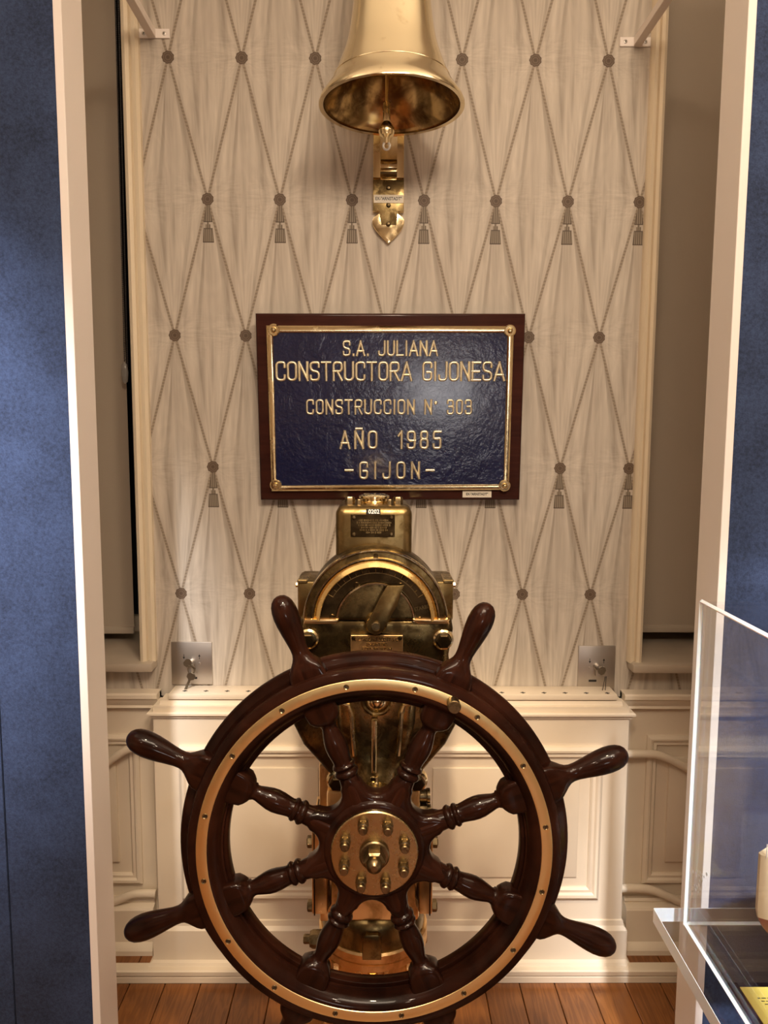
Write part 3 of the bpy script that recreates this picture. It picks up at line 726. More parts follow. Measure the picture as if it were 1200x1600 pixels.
en = [c for c in bpy.data.objects if c.name.startswith('enamel_ground')][0]
for txt, xa, xb, yt, yb, rad in (('S.A. JULIANA', 537, 683, 532, 553, .0031), ('CONSTRUCTORA GIJONESA', 433, 787, 564, 591, .0035), ('CONSTRUCCION Nº 303', 480, 736, 622, 643, .0030), ('AÑO 1985', 532, 688, 671, 697, .0036), ('-GIJON-', 540, 677, 720, 745, .0034)):
    u0, zb_ = PU(xa, yb); u1, _ = PU(xb, yb); _, zt_ = PU(xa, yt); H = zt_-zb_
    if txt == 'AÑO 1985': ws = [GL[c][0] if c != ' ' else .62 for c in txt]
    else: ws = [GL[c][0] for c in txt]
    gap = ((u1-u0)/H-sum(ws))/(len(txt)-1); x = u0
    for c, cw in zip(txt, ws):
        if c != ' ':
            mb = MB()
            for pts, r_, cl_ in GL[c][1]:
                if r_: strokes(mb, fillet([Vector(p) for p in pts], r_, cl_), x, zb_, H, rad, -.0068, .0042)
                else:
                    for p0, p1 in zip(pts[:-1], pts[1:]): strokes(mb, [Vector(p0), Vector(p1)], x, zb_, H, rad, -.0068, .0042)
            sub('letter', mb, 'letter', en, angle=60)
        x += (cw+gap)*H
u0, v0 = PU(723, 777); u1, v1 = PU(768.5, 766.5)
lb = put('label', MB().box((u0, -.0012, v0), (u1, .001, v1)), 'paper', pq, smooth=False); lb['label'] = 'small white paper label reading EX-"ARNSTADT"'
tm = text_mesh('EX-"ARNSTADT"', .0095, .0002, .85, .0002); shift(tm, ((u0+u1)/2, -.0016, (v0+v1)/2)); sub('lettering', tm, 'black', lb)

# ------------------------------------------------------------------ brass steering telemotor
TX = W(586, 1000, 1.50).x
tl = thing('steering_telemotor', 'brass ship steering pedestal with dial and pointer behind the wheel', 'steering pedestal', (TX, 1.60, 0))
def px_poly(pts, Y): return [(W(x, y, Y).x, W(x, y, Y).z) for x, y in pts]
# tank on top
YT = 1.575
ta, tb = W(524, 905, YT), W(644.5, 791, YT)
tank = put('tank', MB().box((ta.x, YT, ta.z), (tb.x, YT+.17, tb.z), .020, 5), 'tankbrass', tl, angle=50)
zt0 = tb.z
tcx = (ta.x+tb.x)/2
put('filler_cap', MB().lathe([(.038, -.006), (.038, .003), (.030, .006), (.030, .010), (.034, .012), (.034, .016), (.024, .020), (0, .020)], (tcx, YT+.07, zt0), 'Z', 32), 'brass', tl)
for x in (-.052, .052):
    put('bolt', MB().hexa((tcx+x, YT+.045, zt0), .011, .016, -.004, 'Z'), 'bolt', tl)
for x in (-.032, .034): put('bolt', MB().hexa((tcx+x, YT+.03, zt0), .006, .012, -.004, 'Z'), 'bolt', tl)
def small_plate(parent, x0, y0, x1, y1, Y, mat, screws=True, th=.0025):
    a, b_ = W(x0, y1, Y), W(x1, y0, Y)
    o = put('name_plate', MB().box((a.x, Y-th, a.z), (b_.x, Y+.001, b_.z), .0008, 1), mat, parent)
    if screws:
        for x in (a.x+.007, b_.x-.007):
            for z in (a.z+.006, b_.z-.006):
                sub('screw', MB().lathe([(0, -th-.003), (.003, -th-.0025), (.0046, -th)], (x, Y, z), 'Y', 12), 'bolt', o)
    return o, a, b_
o, a, b_ = small_plate(tl, 548, 804, 617, 839, YT, 'darkbrass'); o['label'] = 'dark engraved plate with six worn lines of text'
rows = 6
for r_ in range(rows):
    z = b_.z-.012-(b_.z-a.z-.022)*r_/(rows-1); wd_ = (.078, .088, .08, .066, .072, .04)[r_]*.82; mb = MB(); x = -wd_/2
    while x < wd_/2:
        L = random.choice((.0016, .0022, .0028)); hgt = random.choice((.0012, .0018, .0022))
        mb.box((tcx+x, YT-.0031, z-hgt), (tcx+x+L, YT-.002, z+hgt)); x += L+random.choice((.0008, .0008, .0024))
    q = sub('worn_lettering', mb, 'tankbrass', o, smooth=False)
a, b_ = W(572, 803.5, YT), W(594.5, 795.5, YT)
st = put('number_tag', MB().box((a.x, YT-.0012, a.z), (b_.x, YT+.006, b_.z), .0005, 1), 'black', tl); st['label'] = 'black number tag reading 0202'
tm = text_mesh('0202', .0125, .0002, .95, .0003); shift(tm, (a.x*.46+b_.x*.54, YT-.0016, (a.z+b_.z)/2)); sub('lettering', tm, 'whiteink', st)
# side boxes
for x0, x1 in ((467, 505), (668, 707)):
    a, b_ = W(x0, 966, 1.60), W(x1, 905, 1.60)
    sb = put('side_box', MB().box((a.x, 1.575, a.z), (b_.x, 1.70, b_.z), .005, 2), 'tankbrass', tl)
    xo = a.x if x0 < 500 else b_.x; s_ = -1 if x0 < 500 else 1
    sub('flange_lip', MB().box((min(xo, xo-s_*.022), 1.572, b_.z-.004), (max(xo, xo-s_*.022), 1.66, b_.z+.004), .002, 1), 'oldbrass', sb)
    for z in (b_.z-.012,): sub('bolt', MB().hexa((xo, 1.60, z), .006, s_*.007, 0, 'X'), 'brass', sb)
# dial housing
YD = 1.50
dc_ = W(586.8, 970, YD); kd = KX(587, 970, YD); RD = 112.7*kd
def half_disc(r, n=48, zlow=0.0): return [(dc_.x+r*math.cos(PI*k/n), dc_.z+r*math.sin(PI*k/n)+zlow) for k in range(n+1)]
put('dial_housing', MB().prism(half_disc(RD), YD, YD+.11, .006, 3), 'cast', tl, angle=40)
def arc(r0, r1, y0, y1, mat, name, a0=0, a1=PI, bev=.25):
    t = (r1-r0)*bev; h = y1-y0
    prof = [(r0, y1), (r0, y0+h*.5), (r0+t, y0), (r1-t, y0), (r1, y0+h*.5), (r1, y1)]
    return put(name, MB().lathe(prof, dc_, 'Y', 64, True, a0, a1), mat, tl, angle=40)
s = RD/520.
arc(505*s, 522*s, -.004, .01, 'brass', 'outer_rim')
put('bezel', MB().lathe([(398*s, .004), (398*s, -.014), (403*s, -.0155), (443*s, -.0045), (447*s, .0), (447*s, .004)], dc_, 'Y', 64, True, .015, PI-.015), 'bezel', tl, angle=30)
arc(449*s, 466*s, -.009, .004, 'brass', 'bezel_bead', .015, PI-.015)
arc(290*s, 398*s, -.003, .004, 'darkbrass', 'scale_band', .01, PI-.01, .02)
arc(266*s, 288*s, -.009, .004, 'brass', 'inner_lip', .0, PI)
mb = MB()
def arcline(r, a0, a1, wd_=.0007): mb.lathe([(r-wd_, .0), (r-wd_, -.0035), (r+wd_, -.0035), (r+wd_, 0)], dc_, 'Y', 48, False, a0, a1)
arcline(352*s, R(32), R(150))
for k in range(17):
    an = R(30+7.5*k); c_, s_ = math.cos(an), math.sin(an); r0, r1 = 352*s, (392 if k % 2 == 0 else 375)*s
    p0, p1 = dc_+Vector((r0*c_, -.0034, r0*s_)), dc_+Vector((r1*c_, -.0034, r1*s_)); mb.tube([p0, p1], .0006, 4)
put('scale_marks', mb, 'tankbrass', tl)
tm = text_mesh('STARBD', .0115, .0003, .8, .0); 
rm = Matrix.Rotation(R(-14), 4, 'Y')
for v in tm.vertices: v.co = rm@v.co
shift(tm, tuple(dc_+Vector((335*s, -.0035, 98*s)))); put('lettering', tm, 'tankbrass', tl)
for ang, r in ((90, 475), (4, 478), (176, 478)):
    p = dc_+Vector((r*s*math.cos(R(ang)), 0, r*s*math.sin(R(ang))))
    put('screw', MB().lathe([(0, -.003), (.004, -.003), (.0048, -.001), (.0048, .002)], p, 'Y', 16), 'darkbrass', tl)
for x, y in ((557, 914), (626, 915), (519, 964), (656, 968)):
    p = W(x, y, YD-.003); q = put('screw', MB().lathe([(0, -.002), (.0045, -.002), (.0055, 0)], p, 'Y', 16), 'darkbrass', tl)
    sub('screw_rim', MB().lathe([(.0045, -.0005), (.0052, -.0028), (.0060, -.0005)], p, 'Y', 20), 'brass', q)
# pointer
pv = W(587, 976, YD-.012); tip = W(622.5, 909, YD-.02)
put('pointer_boss', MB().lathe([(0, -.004), (.018, -.004), (.021, .0), (.024, .012)], pv, 'Y', 28), 'brass', tl)
d = Vector((tip.x-pv.x, 0, tip.z-pv.z)); L = d.length; d.normalize(); e = Vector((d.z, 0, -d.x))
pts = []
for k in range(13): a = PI+PI*k/12; pts.append((math.cos(a)*.0175, math.sin(a)*.0175))
pts += [(.0195, L*.62), (.0150, L*.80), (.0135, L), (.004, L*.94), (-.0165, L*.84), (-.0185, L*.62)]
poly = [(pv.x+e.x*x+d.x*t, pv.z+e.z*x+d.z*t) for x, t in pts]
pn = put('pointer', MB().prism(poly, YD-.024, YD-.018, .0012), 'tankbrass', tl)
sub('pivot_cap', MB().lathe([(0, -.031), (.008, -.031), (.0095, -.029), (.0095, -.018)], (pv.x, YD, pv.z), 'Y', 24), 'bolt', pn)
# main casting below the dial
shield = [(470, 966), (468, 985), (472, 1025), (466, 1070), (456, 1122), (458, 1136), (473, 1166), (500, 1196), (525, 1225), (556, 1246), (588, 1252), (620, 1246), (650, 1222), (666, 1202), (697, 1166), (713, 1136), (715, 1122), (706, 1070), (702, 1025), (709, 985), (706, 966)]
put('main_casting', MB().prism(px_poly(shield, 1.505), 1.505, 1.66, .016, 4), 'cast', tl, angle=40)
for q in ([(476, 967), (529, 967), (529, 970), (524, 975), (474, 975)], [(645, 967), (700, 967), (702, 975), (654, 975), (647, 971)]): put('ledge', MB().prism(px_poly(q, 1.49), 1.488, 1.52, .003), 'copper', tl)
for x, y, yy in ((482, 998, 1.50), (692.5, 999, 1.50), (526, 1220, 1.50), (652, 1220, 1.50)):
    p = W(x, y, yy); bs = put('bolt_boss', MB().lathe([(0, -.006), (.017, -.006), (.021, -.003), (.0225, .01)], p, 'Y', 28), 'brass', tl)
    sub('bolt', MB().hexa(p, .0155, -.020, -.005, 'Y'), 'darkbrass', bs)
o, a, b_ = small_plate(tl, 548, 992, 629.5, 1032, 1.492, 'copper', False, .004); o['label'] = 'maker plate lettered Engineers Edinburgh'
put('plate_backing', MB().box((a.x, 1.491, a.z), (b_.x, 1.51, b_.z)), 'oldbrass', tl, smooth=False)
pcx = (a.x+b_.x)/2
for txt, y, sz, sx in (('MACTAGGART SCOTT & CO', 999, .0115, .66), ('ENGINEERS', 1007, .0088, .95), ('EDINBURGH', 1014.2, .0105, 1.05)):
    tm = text_mesh(txt, sz, .0005, sx, .0001); shift(tm, (pcx, 1.4876, W(588, y, 1.488).z)); sub('lettering', tm, 'brass', o)
for x in (a.x+.006, b_.x-.006): sub('screw', MB().lathe([(0, -.003), (.003, -.0025), (.0045, 0)], (x, 1.488, b_.z-.006), 'Y', 12), 'darkbrass', o)
# front cover: rounded casting with dome, pipe and valve
def sec_px(y, x0, x1, Y, dep, e):
    a, b_ = W(x0, y, Y), W(x1, y, Y); return ((a.z), (b_.x-a.x)/2, dep, e, 0), (a.x+b_.x)/2
secs = []; cxs = []
for y, x0, x1, dep, e in ((1048, 525, 650, .055, 5), (1080, 524, 651, .055, 5), (1130, 526, 650, .050, 5), (1170, 534, 642, .046, 4), (1195, 545, 630, .046, 3), (1205, 548, 627, .055, 2.2), (1220, 548, 627, .062, 2), (1240, 552, 623, .06, 2), (1262, 560, 615, .05, 2)):
    q, cx = sec_px(y, x0, x1, 1.48, dep, e); secs.append(q); cxs.append(cx)
cvx = sum(cxs)/len(cxs)
put('front_cover', MB().loft(list(reversed(secs)), 40, o=(cvx, 1.52, 0)), 'oldbrass', tl, angle=60)
for sg in (-1, 1):
    pts = [(588+sg*34, 1180), (588+sg*37, 1150), (588+sg*39, 1115), (588+sg*44, 1102), (588+sg*56, 1098)]
    put('rib', MB().tube([W(x, y, 1.463) for x, y in pts], .0055, 8), 'brass', tl)
p = W(589, 1094, 1.466)
dm = put('dome_boss', MB().lathe([(0, -.020), (.010, -.0185), (.018, -.013), (.0225, -.004), (.024, .004)], p, 'Y', 28), 'brass', tl)
sub('dome_ring', MB().tube([p+Vector((.029*math.cos(a), 0, .029*math.sin(a))) for a in [2*PI*k/32 for k in range(33)]], .005, 8, False), 'oldbrass', dm)
put('drain_pipe', MB().tube([W(585, 1125, 1.458), W(584.5, 1206, 1.458)], .0065, 12), 'brass', tl)
vp = W(586, 1222, 1.448)
vv = put('drain_valve', MB().lathe([(.011, -.022), (.011, -.010), (.008, -.008), (.008, 0), (.006, .002), (.006, .012), (0, .013)], vp, 'Z', 18), 'brass', tl)
sub('valve_lever', MB().box((vp.x-.010, vp.y-.012, vp.z+.004), (vp.x+.002, vp.y-.006, vp.z+.016), .003, 2), 'brass', vv)
# column behind the hub
HUB = W(585, 1334, 1.30)
put('shaft_sleeve', MB().lathe([(0, 1.385), (.045, 1.385), (.045, 1.42), (.06, 1.43), (.06, 1.56), (0, 1.56)], (HUB.x, 0, HUB.z), 'Y', 36), 'oldbrass', tl)
a, b_ = W(500, 1440, 1.53), W(538, 1196, 1.53)
put('post', MB().box((a.x, 1.53, a.z), (b_.x, 1.60, b_.z), .003, 2), 'copper', tl)
a, b_ = W(511, 1440, 1.49), W(657, 1236, 1.49)
put('centre_block', MB().box((a.x, 1.49, a.z), (b_.x, 1.66, b_.z), .008, 2), 'copper', tl)
for x0, x1, s_ in ((487.5, 511, -1), (655, 677, 1)):
    a, b_ = W(x0, 1429, 1.47), W(x1, 1298, 1.47)
    br = put('side_bracket', MB().box((a.x, 1.47, a.z), (b_.x, 1.62, b_.z), .003, 2), 'copper', tl)
    xo = a.x if s_ < 0 else b_.x
    sub('gasket', MB().box((min(xo-s_*.004, xo-s_*.0065), 1.469, a.z-.002), (max(xo-s_*.004, xo-s_*.0065), 1.6, b_.z+.002)), 'darkbrass', br, smooth=False)
    for yb_ in (1317, 1417):
        z = W(500, yb_, 1.49).z; sub('bolt', MB().hexa((xo, 1.495, z), .0125, s_*.012, -s_*.001, 'X'), 'bolt', br)
    xi = b_.x if s_ < 0 else a.x
    sub('web', MB().prism([(xi, a.z), (xi-s_*.0, b_.z), (xi-s_*.012, b_.z-.02), (xi-s_*.009, a.z+.02)], 1.475, 1.5, .002), 'brass', br)
p = W(657, 1243, 1.53); put('pipe_fitting', MB().lathe([(0, -.02), (.014, -.02), (.014, .012), (.016, .014), (.016, .02), (0, .02)], p, 'X', 20), 'bolt', tl)
p = W(658, 1268, 1.52); put('pipe_fitting', MB().lathe([(0, -.03), (.019, -.03), (.019, .012), (.015, .013), (.015, .021), (0, .021)], p, 'X', 6), 'bolt', tl)
# lower body, flange and ribbed foot
YC = 1.60
lc = Vector((W(583, 1450, YC).x, YC, 0)); kc = KX(583, 1450, 1.50); rl = 79*KX(583, 1450, YC)
z1 = W(583, 1426, YC-.08).z; z2 = W(583, 1502, YC-rl).z
put('lower_body', MB().lathe([(0, z1+.01), (rl*.80, z1+.008), (rl*.95, z1-.006), (rl, z1-.02), (rl, z2+.015), (rl*1.02, z2)], lc, 'Z', 56), 'tankbrass', tl, angle=40)
fr = 1.06*rl
zf = W(583, 1497, YC-fr).z
put('flange', MB().lathe([(0, zf+.006), (fr-.004, zf+.006), (fr, zf+.002), (fr, zf-.015), (fr-.003, zf-.016), (fr-.003, zf-.018), (fr, zf-.019), (fr, zf-.033), (fr-.004, zf-.037), (0, zf-.037)], lc, 'Z', 64), 'copper', tl, angle=30)
cr = rl*.93
cy = put('foot_column', MB().lathe([(0, zf-.03), (cr, zf-.03), (cr, .05), (cr*1.25, .035), (cr*1.3, .03), (cr*1.3, 0), (0, 0)], lc, 'Z', 56), 'copper', tl, angle=30)
for k in range(12):
    a = 2*PI*k/12+R(15); c_, s_ = math.cos(a), math.sin(a)
    mb = MB().box((-.006, 0, .05), (.006, .012, zf-.035), .002, 1)
    rm = Matrix.Translation(lc)@Matrix.Rotation(a-PI/2, 4, 'Z')@Matrix.Translation((0, cr-.002, 0)); mb.v = [rm@v for v in mb.v]
    sub('rib', mb, 'brass', cy)
for k in range(8):
    a = -PI/2+2*PI*k/8; p = lc+Vector((fr*.92*math.cos(a), fr*.92*math.sin(a), zf-.037)); put('bolt', MB().hexa(p, .011, -.018, 0, 'Z'), 'brass', tl)
p = W(581, 1476, YC-rl)
put('front_lug', MB().prism([(p.x-.020, p.z-.028), (p.x+.020, p.z-.028), (p.x+.020, p.z+.024), (p.x+.013, p.z+.030), (p.x-.013, p.z+.030), (p.x-.020, p.z+.024)], YC-rl-.012, YC-rl+.03, .004), 'tankbrass', tl)
p = W(497, 1467, 1.53)
vl = put('side_valve', MB().hexa(p, .019, -.018, .03, 'X'), 'bolt', tl); sub('valve_stem', MB().hexa(p+Vector((-.018, 0, 0)), .010, -.014, .002, 'X'), 'bolt', vl)

# ------------------------------------------------------------------ ship's wheel
wh = thing('ship_helm', 'dark varnished wooden ship wheel with eight spokes and inset brass ring', 'ship wheel', tuple(HUB))
del wh['_base']; wh.rotation_euler = (R(-1.5), 0, 0); SPIN = R(1.9)
rimf = [(.3455, .030), (.3465, .012), (.3435, .004), (.336, .0005), (.3285, .0), (.307, .0), (.303, .0008), (.297, .0045), (.2915, .011), (.288, .018), (.2865, .025), (.283, .026), (.2825, .030), (.30, .034), (.34, .034)]
put('front_rim', MB().lathe(rimf, (0, 0, 0), 'Y', 144, True), 'mahogany', wh, angle=40)
rimr = [(.277, .033), (.2755, .035), (.2755, .056), (.279, .061), (.285, .063), (.355, .063), (.362, .061), (.3665, .056), (.3665, .043), (.3645, .040), (.358, .039), (.352, .034), (.349, .0335)]
put('rear_rim', MB().lathe(rimr, (0, 0, 0), 'Y', 144, True), 'mahogany', wh, angle=40)
put('brass_ring', MB().lathe([(.3075, .001), (.3075, -.0004), (.3083, -.0012), (.312, -.0018), (.3175, -.0021), (.323, -.0018), (.3267, -.0012), (.3275, -.0004), (.3275, .001)], (0, 0, 0), 'Y', 144, True), 'ringbrass', wh, angle=30)
scm = MB().lathe([(0, -.0003), (.0030, -.0004), (.0045, -.0014), (.0052, -.0002)], (0, 0, 0), 'Y', 16); scm = scm.mesh('screw'); scm.materials.append(MAT['bolt'])
slm = MB().box((-.0040, -.0012, -.0007), (.0040, -.0002, .0007)).mesh('screw_slot'); slm.materials.append(MAT['black'])
for k in range(16):
    a = R(11.25+22.5*k)+SPIN; o = put('ring_screw', scm, 'bolt', wh); o.location = (.3175*math.sin(a), -.0021, .3175*math.cos(a)); o.rotation_euler = (0, random.random()*3, 0)
    q = put('screw_slot', slm, 'black', o)
a = R(22.5+3.9); o = put('ring_stud', MB().lathe([(0, -.026), (.0105, -.026), (.0118, -.0245), (.0118, .001)], (.3175*math.sin(a), 0, .3175*math.cos(a)), 'Y', 24), 'bolt', wh)
o['label'] = 'dull brass stud marking the king spoke'
spk = MB().loft([(.070, .0215, .0215, 2, .034), (.118, .0212, .0212, 2, .034), (.132, .0190, .0190, 2, .034), (.142, .0180, .0180, 2, .034), (.1445, .0205, .0205, 2, .034), (.1480, .0228, .0228, 2, .034), (.1520, .0228, .0228, 2, .034), (.1550, .0200, .0200, 2, .034), (.1565, .0182, .0182, 2, .034),
    (.1585, .0182, .0182, 2, .034), (.1600, .0205, .0205, 2, .034), (.1635, .0222, .0222, 2, .034), (.1675, .0205, .0205, 2, .034), (.1690, .0180, .0180, 2, .034), (.1725, .0172, .0172, 2, .034), (.1800, .0182, .0182, 2, .034), (.1920, .0203, .0203, 2, .034), (.2040, .0212, .0212, 2, .034), (.2150, .0203, .0203, 2, .034),
    (.2290, .0170, .0170, 2, .034), (.2390, .0143, .0143, 2, .034), (.2440, .0140, .0140, 2, .034), (.2465, .0160, .0160, 2.1, .036), (.2495, .0165, .0165, 2.2, .034), (.2520, .0205, .020, 2.6, .035), (.2570, .0250, .0225, 3.5, .034), (.2640, .0290, .0235, 6, .034), (.2780, .0310, .0235, 9, .034), (.3000, .0330, .0235, 9, .034)], 32).mesh('spoke')
hnd = MB().loft([(.330, .0370, .0235, 9, .035), (.3560, .0335, .0235, 8, .035), (.3640, .0305, .0230, 5, .035), (.3720, .0255, .0215, 3.4, .035), (.3790, .0205, .0195, 2.6, .035), (.3860, .0172, .0172, 2.1, .035), (.3930, .0158, .0158, 2, .035), (.4020, .0160, .0160, 2, .035), (.4140, .0180, .0180, 2, .035), (.4280, .0208, .0208, 2, .035), (.4420, .0230, .0230, 2, .035),
    (.4550, .0240, .0240, 2, .035), (.4660, .0232, .0232, 2, .035), (.4750, .0208, .0208, 2, .035), (.4820, .0165, .0165, 2, .035), (.4870, .0105, .0105, 2, .035), (.4890, .0040, .0040, 2, .035)], 32)
for v in hnd.v: v.z += max(0, v.z-.395)*.16
hnd = hnd.mesh('handle')
for me in (spk, hnd):
    me.polygons.foreach_set('use_smooth', [True]*len(me.polygons)); me.set_sharp_from_angle(angle=R(45)); me.materials.append(MAT['spokewood'])
for k in range(8):
    a = R(22.5+45*k)+SPIN
    o = put('spoke', spk, 'spokewood', wh); o.rotation_euler = (0, a, 0)
    o = put('handle', hnd, 'spokewood', wh); o.rotation_euler = (0, a, 0)
def nave_mb(poly):                                          # rounded on both faces so that it runs into the round spokes
    bm = bmesh.new(); f = bm.faces.new([bm.verts.new((x, .0148, z)) for x, z in poly])
    r = bmesh.ops.extrude_face_region(bm, geom=[f])
    for v in r['geom']:
        if isinstance(v, bmesh.types.BMVert): v.co.y = .0572
    bmesh.ops.recalc_face_normals(bm, faces=list(bm.faces))
    es = [e for e in bm.edges if abs(e.verts[0].co.y-e.verts[1].co.y) < 1e-6]
    bmesh.ops.bevel(bm, geom=es, offset=.0195, segments=5, profile=.5, affect='EDGES', clamp_overlap=True)
    return MB().bm(bm)
# nave with concave webs between the spokes
sw, rf = .0212, .030; cc = (sw+rf)/math.sin(R(22.5)); poly = []
for k in range(8):
    mid = R(45*k)+SPIN; a_sp = mid-R(22.5)
    for j in range(11):
        an = mid+PI+R(67.5)*(1-2*j/10)*1.0
        poly.append((cc*math.sin(mid)+rf*math.sin(an), cc*math.cos(mid)+rf*math.cos(an)))
    for tt, hh2 in ((.134, -.015), (.150, -.009), (.150, .009), (.134, .015)):
        a2 = mid+R(22.5); poly.append((tt*math.sin(a2)+hh2*math.cos(a2), tt*math.cos(a2)-hh2*math.sin(a2)))
put('nave', nave_mb(poly), 'mahogany', wh, angle=60)
put('nave_hub', MB().lathe([(0, .008), (.086, .008), (.0905, .010), (.094, .014), (.094, .07), (0, .075)], (0, 0, 0), 'Y', 64), 'mahogany', wh)
hp = put('hub_plate', MB().lathe([(0, -.001), (.0785, -.001), (.0805, .001), (.0812, .010)], (0, 0, 0), 'Y', 72), 'hub', wh, angle=30)
for k in range(8):
    a = R(22.5+45*k)+SPIN; p = Vector((.0588*math.sin(a), 0, .0588*math.cos(a)))
    bt = put('hub_bolt', MB().lathe([(.0105, -.0008), (.0105, -.004), (.0098, -.006)], p, 'Y', 6).lathe([(0, -.026), (.0062, -.026), (.0076, -.0245), (.0076, -.016), (.0098, -.0155), (.0098, -.004)], p, 'Y', 20), 'bolt', wh)
put('hub_washer', MB().lathe([(0, -.010), (.025, -.010), (.0275, -.008), (.0278, .0)], (0, 0, 0), 'Y', 40), 'bolt', wh)
put('hub_nut', MB().hexa((0, 0, 0), .0205, -.034, -.009, 'Y').lathe([(0, -.052), (.006, -.0515), (.0125, -.046), (.0145, -.039), (.0145, -.033)], (0, 0, 0), 'Y', 28), 'bolt', wh)
put('axle', MB().lathe([(0, .065), (.03, .065), (.03, .082), (0, .082)], (0, 0, 0), 'Y', 28), 'oldbrass', wh)

# ------------------------------------------------------------------ acrylic showcase on the right
YS, YBX = 1.425, 1.372
zs = W(1022, 1419, YS).z; xs0 = W(1022, 1419, YS).x; th = .030
pl = tag(put('plinth', MB().box((.80, .78, 0), (1.25, 1.38, zs-th), .003, 1), 'board'), 'white display plinth carrying the clear acrylic case at the right', 'plinth')
sc = thing('acrylic_case', 'clear acrylic display case on a thick clear slab at the right', 'display case', (.9, 1.1, zs-th))
put('base_slab', MB().box((xs0, .62, zs-th), (1.42, YS, zs), .0012, 1), 'acrylic', sc)
put('slab_edge_glint', MB().box((xs0-.0012, .62, zs-th+.0005), (xs0-.0002, YS, zs-.0005)), 'edge', sc, smooth=False)  # white sheet painted as light on the slab's side
xb = W(1073, 1446, YBX).x; ztp = W(1098, 940, YBX).z; g = .006; xe, ye = 1.34, .70
put('left_pane', MB().box((xb, ye, zs+.0004), (xb+g, YBX, ztp-g)), 'acrylic', sc, smooth=False)
put('back_pane', MB().box((xb+g+.0002, YBX-g, zs+.0004), (xe, YBX, ztp-g)), 'acrylic', sc, smooth=False)
put('right_pane', MB().box((xe+.0002, ye, zs+.0004), (xe+g, YBX, ztp-g)), 'acrylic', sc, smooth=False)
put('front_pane', MB().box((xb+g+.0002, ye, zs+.0004), (xe, ye+g, ztp-g)), 'acrylic', sc, smooth=False)
put('top_pane', MB().box((xb, ye, ztp-g+.0002), (xe+g, YBX, ztp)), 'acrylic', sc, smooth=False)
e = .0042
def strip(p0, p1): return put('edge_glint', MB().tube([p0, p1], e, 4), 'edge', sc, smooth=False)  # white strip painted as the glint along a pane edge
strip(Vector((xb-.002, YBX+.002, zs)), Vector((xb-.002, YBX+.002, ztp)))
strip(Vector((xb-.002, YBX+.002, ztp)), Vector((xb-.002, ye, ztp)))
strip(Vector((xb-.002, YBX-.002, zs+.002)), Vector((xb-.002, ye, zs+.002)))
strip(Vector((xb, YBX+.002, zs+.002)), Vector((xe, YBX+.002, zs+.002)))
put('slab_back_glint', MB().box((xs0, YS+.0002, zs-th+.0005), (1.42, YS+.0012, zs-.0005)), 'edge', sc, smooth=False)  # white sheet painted as light along the slab's back
mb = MB()                                                   # dried glue spots on the left pane
for px, py in ((1083, 1362), (1087, 1364), (1090, 1361), (1094, 1363), (1097, 1366), (1092, 1368), (1088, 1369), (1095, 1371), (1100, 1370), (1104, 1366), (1093, 1376), (1097, 1375), (1085, 1383), (1089, 1386), (1087, 1391), (1091, 1394), (1094, 1389), (1092, 1383)):
    d = ray(px, py); p = CAM+d*((xb-.0002)/d.x); mb.lathe([(0, -.0004), (.0022+.0012*random.random(), 0)], p, 'X', 8)
put('glue_spots', mb, 'edge', sc)
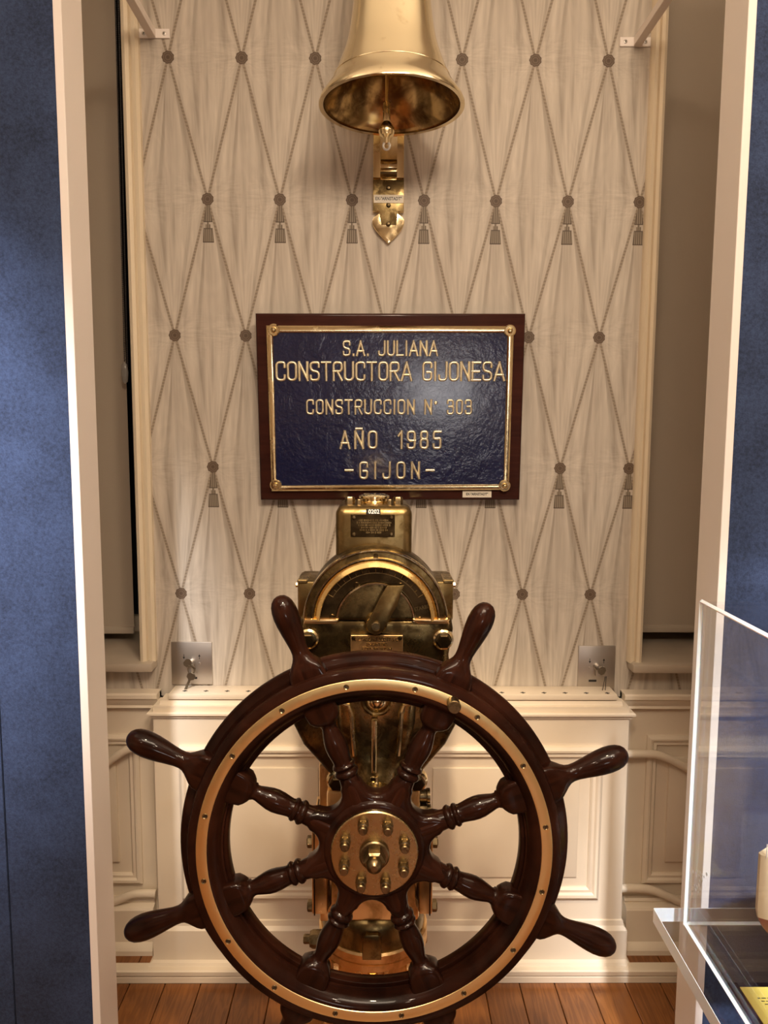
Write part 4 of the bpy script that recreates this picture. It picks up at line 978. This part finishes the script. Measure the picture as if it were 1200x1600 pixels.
# card and model hull inside
c0, c1 = WZ(1156, 1543, zs+.001), WZ(1196, 1612, zs+.001)
cd = tag(put('caption_card', MB().box((c0.x, c1.y-.04, zs+.0005), (c0.x+.16, c0.y, zs+.0020)), 'label_yellow', smooth=False), 'yellow printed caption card lying inside the acrylic case', 'card')
mb = MB(); 
for r_ in range(11):
    x = c0.x+.018+.0028*r_; y = c0.y-.026-.0068*r_
    while x < c0.x+.145:
        L = random.uniform(.003, .009); mb.box((x, y-.0009, zs+.0019), (x+L, y+.0009, zs+.0022)); x += L+.0022
q = put('printed_text', mb, 'black', cd, smooth=False)
YH = 1.16
h0 = W(1187, 1334, YH); hb = W(1200, 1462, YH); hwl = W(1188, 1432, YH).z
hl = thing('model_hull', 'cream and red ship model hull standing inside the acrylic case', 'ship model', (h0.x+.16, YH, zs+.002))
def hull(zlo, zhi, name, mat, ztop):
    mb = MB(); nz, nx = 8, 14; rows = []
    for i in range(nz+1):
        z = zlo+(zhi-zlo)*i/nz; row = []
        f = (z-hb.z)/(ztop-hb.z); f = max(.0, min(1, f))
        stem = h0.x+.020*(1-min(1, max(0, f)/.35))**2*1.3
        beam = .055*(1-(1-min(1, f/.5))**2.2)+.004
        pts = []
        for k in range(nx+1):
            t = k/nx; x = stem+(.30)*t; wd_ = beam*math.sin(min(1, t*1.9+.02)*PI/2)**.8
            pts.append((x, wd_))
        row = [(x, YH-w2, z) for x, w2 in pts]+[(x, YH+w2, z) for x, w2 in reversed(pts)]
        rows.append(row)
    m_ = len(rows[0])
    for r_ in rows: mb.v += [Vector(p) for p in r_]
    for i in range(nz):
        for k in range(m_): l = (k+1) % m_; mb.f.append((i*m_+k, i*m_+l, (i+1)*m_+l, (i+1)*m_+k))
    mb.f.append(tuple(range(m_))); mb.f.append(tuple(nz*m_+k for k in reversed(range(m_))))
    return put(name, mb, mat, hl, angle=50)
hull(hb.z-.004, hwl, 'hull_bottom', 'hullred', h0.z); hull(hwl, h0.z, 'hull_topsides', 'hullcream', h0.z)
put('stand', MB().box((h0.x+.13, YH-.02, zs+.0005), (h0.x+.17, YH+.02, hb.z-.003), .001, 1), 'framewood', hl)
for k in range(8):
    x = h0.x+.006+.035*k; put('rail_post', MB().tube([Vector((x, YH-.01-.0055*min(k, 5), h0.z-.001)), Vector((x, YH-.01-.0055*min(k, 5), h0.z+.022))], .0009, 6), 'whitemetal', hl)
put('railing', MB().tube([Vector((h0.x+.006+.035*k, YH-.01-.0055*min(k, 5), h0.z+.021)) for k in range(8)], .0008, 6).tube([Vector((h0.x+.006+.035*k, YH-.01-.0055*min(k, 5), h0.z+.011)) for k in range(8)], .0007, 6), 'whitemetal', hl)
for o in bpy.data.objects:
    if '_base' in o: del o['_base']
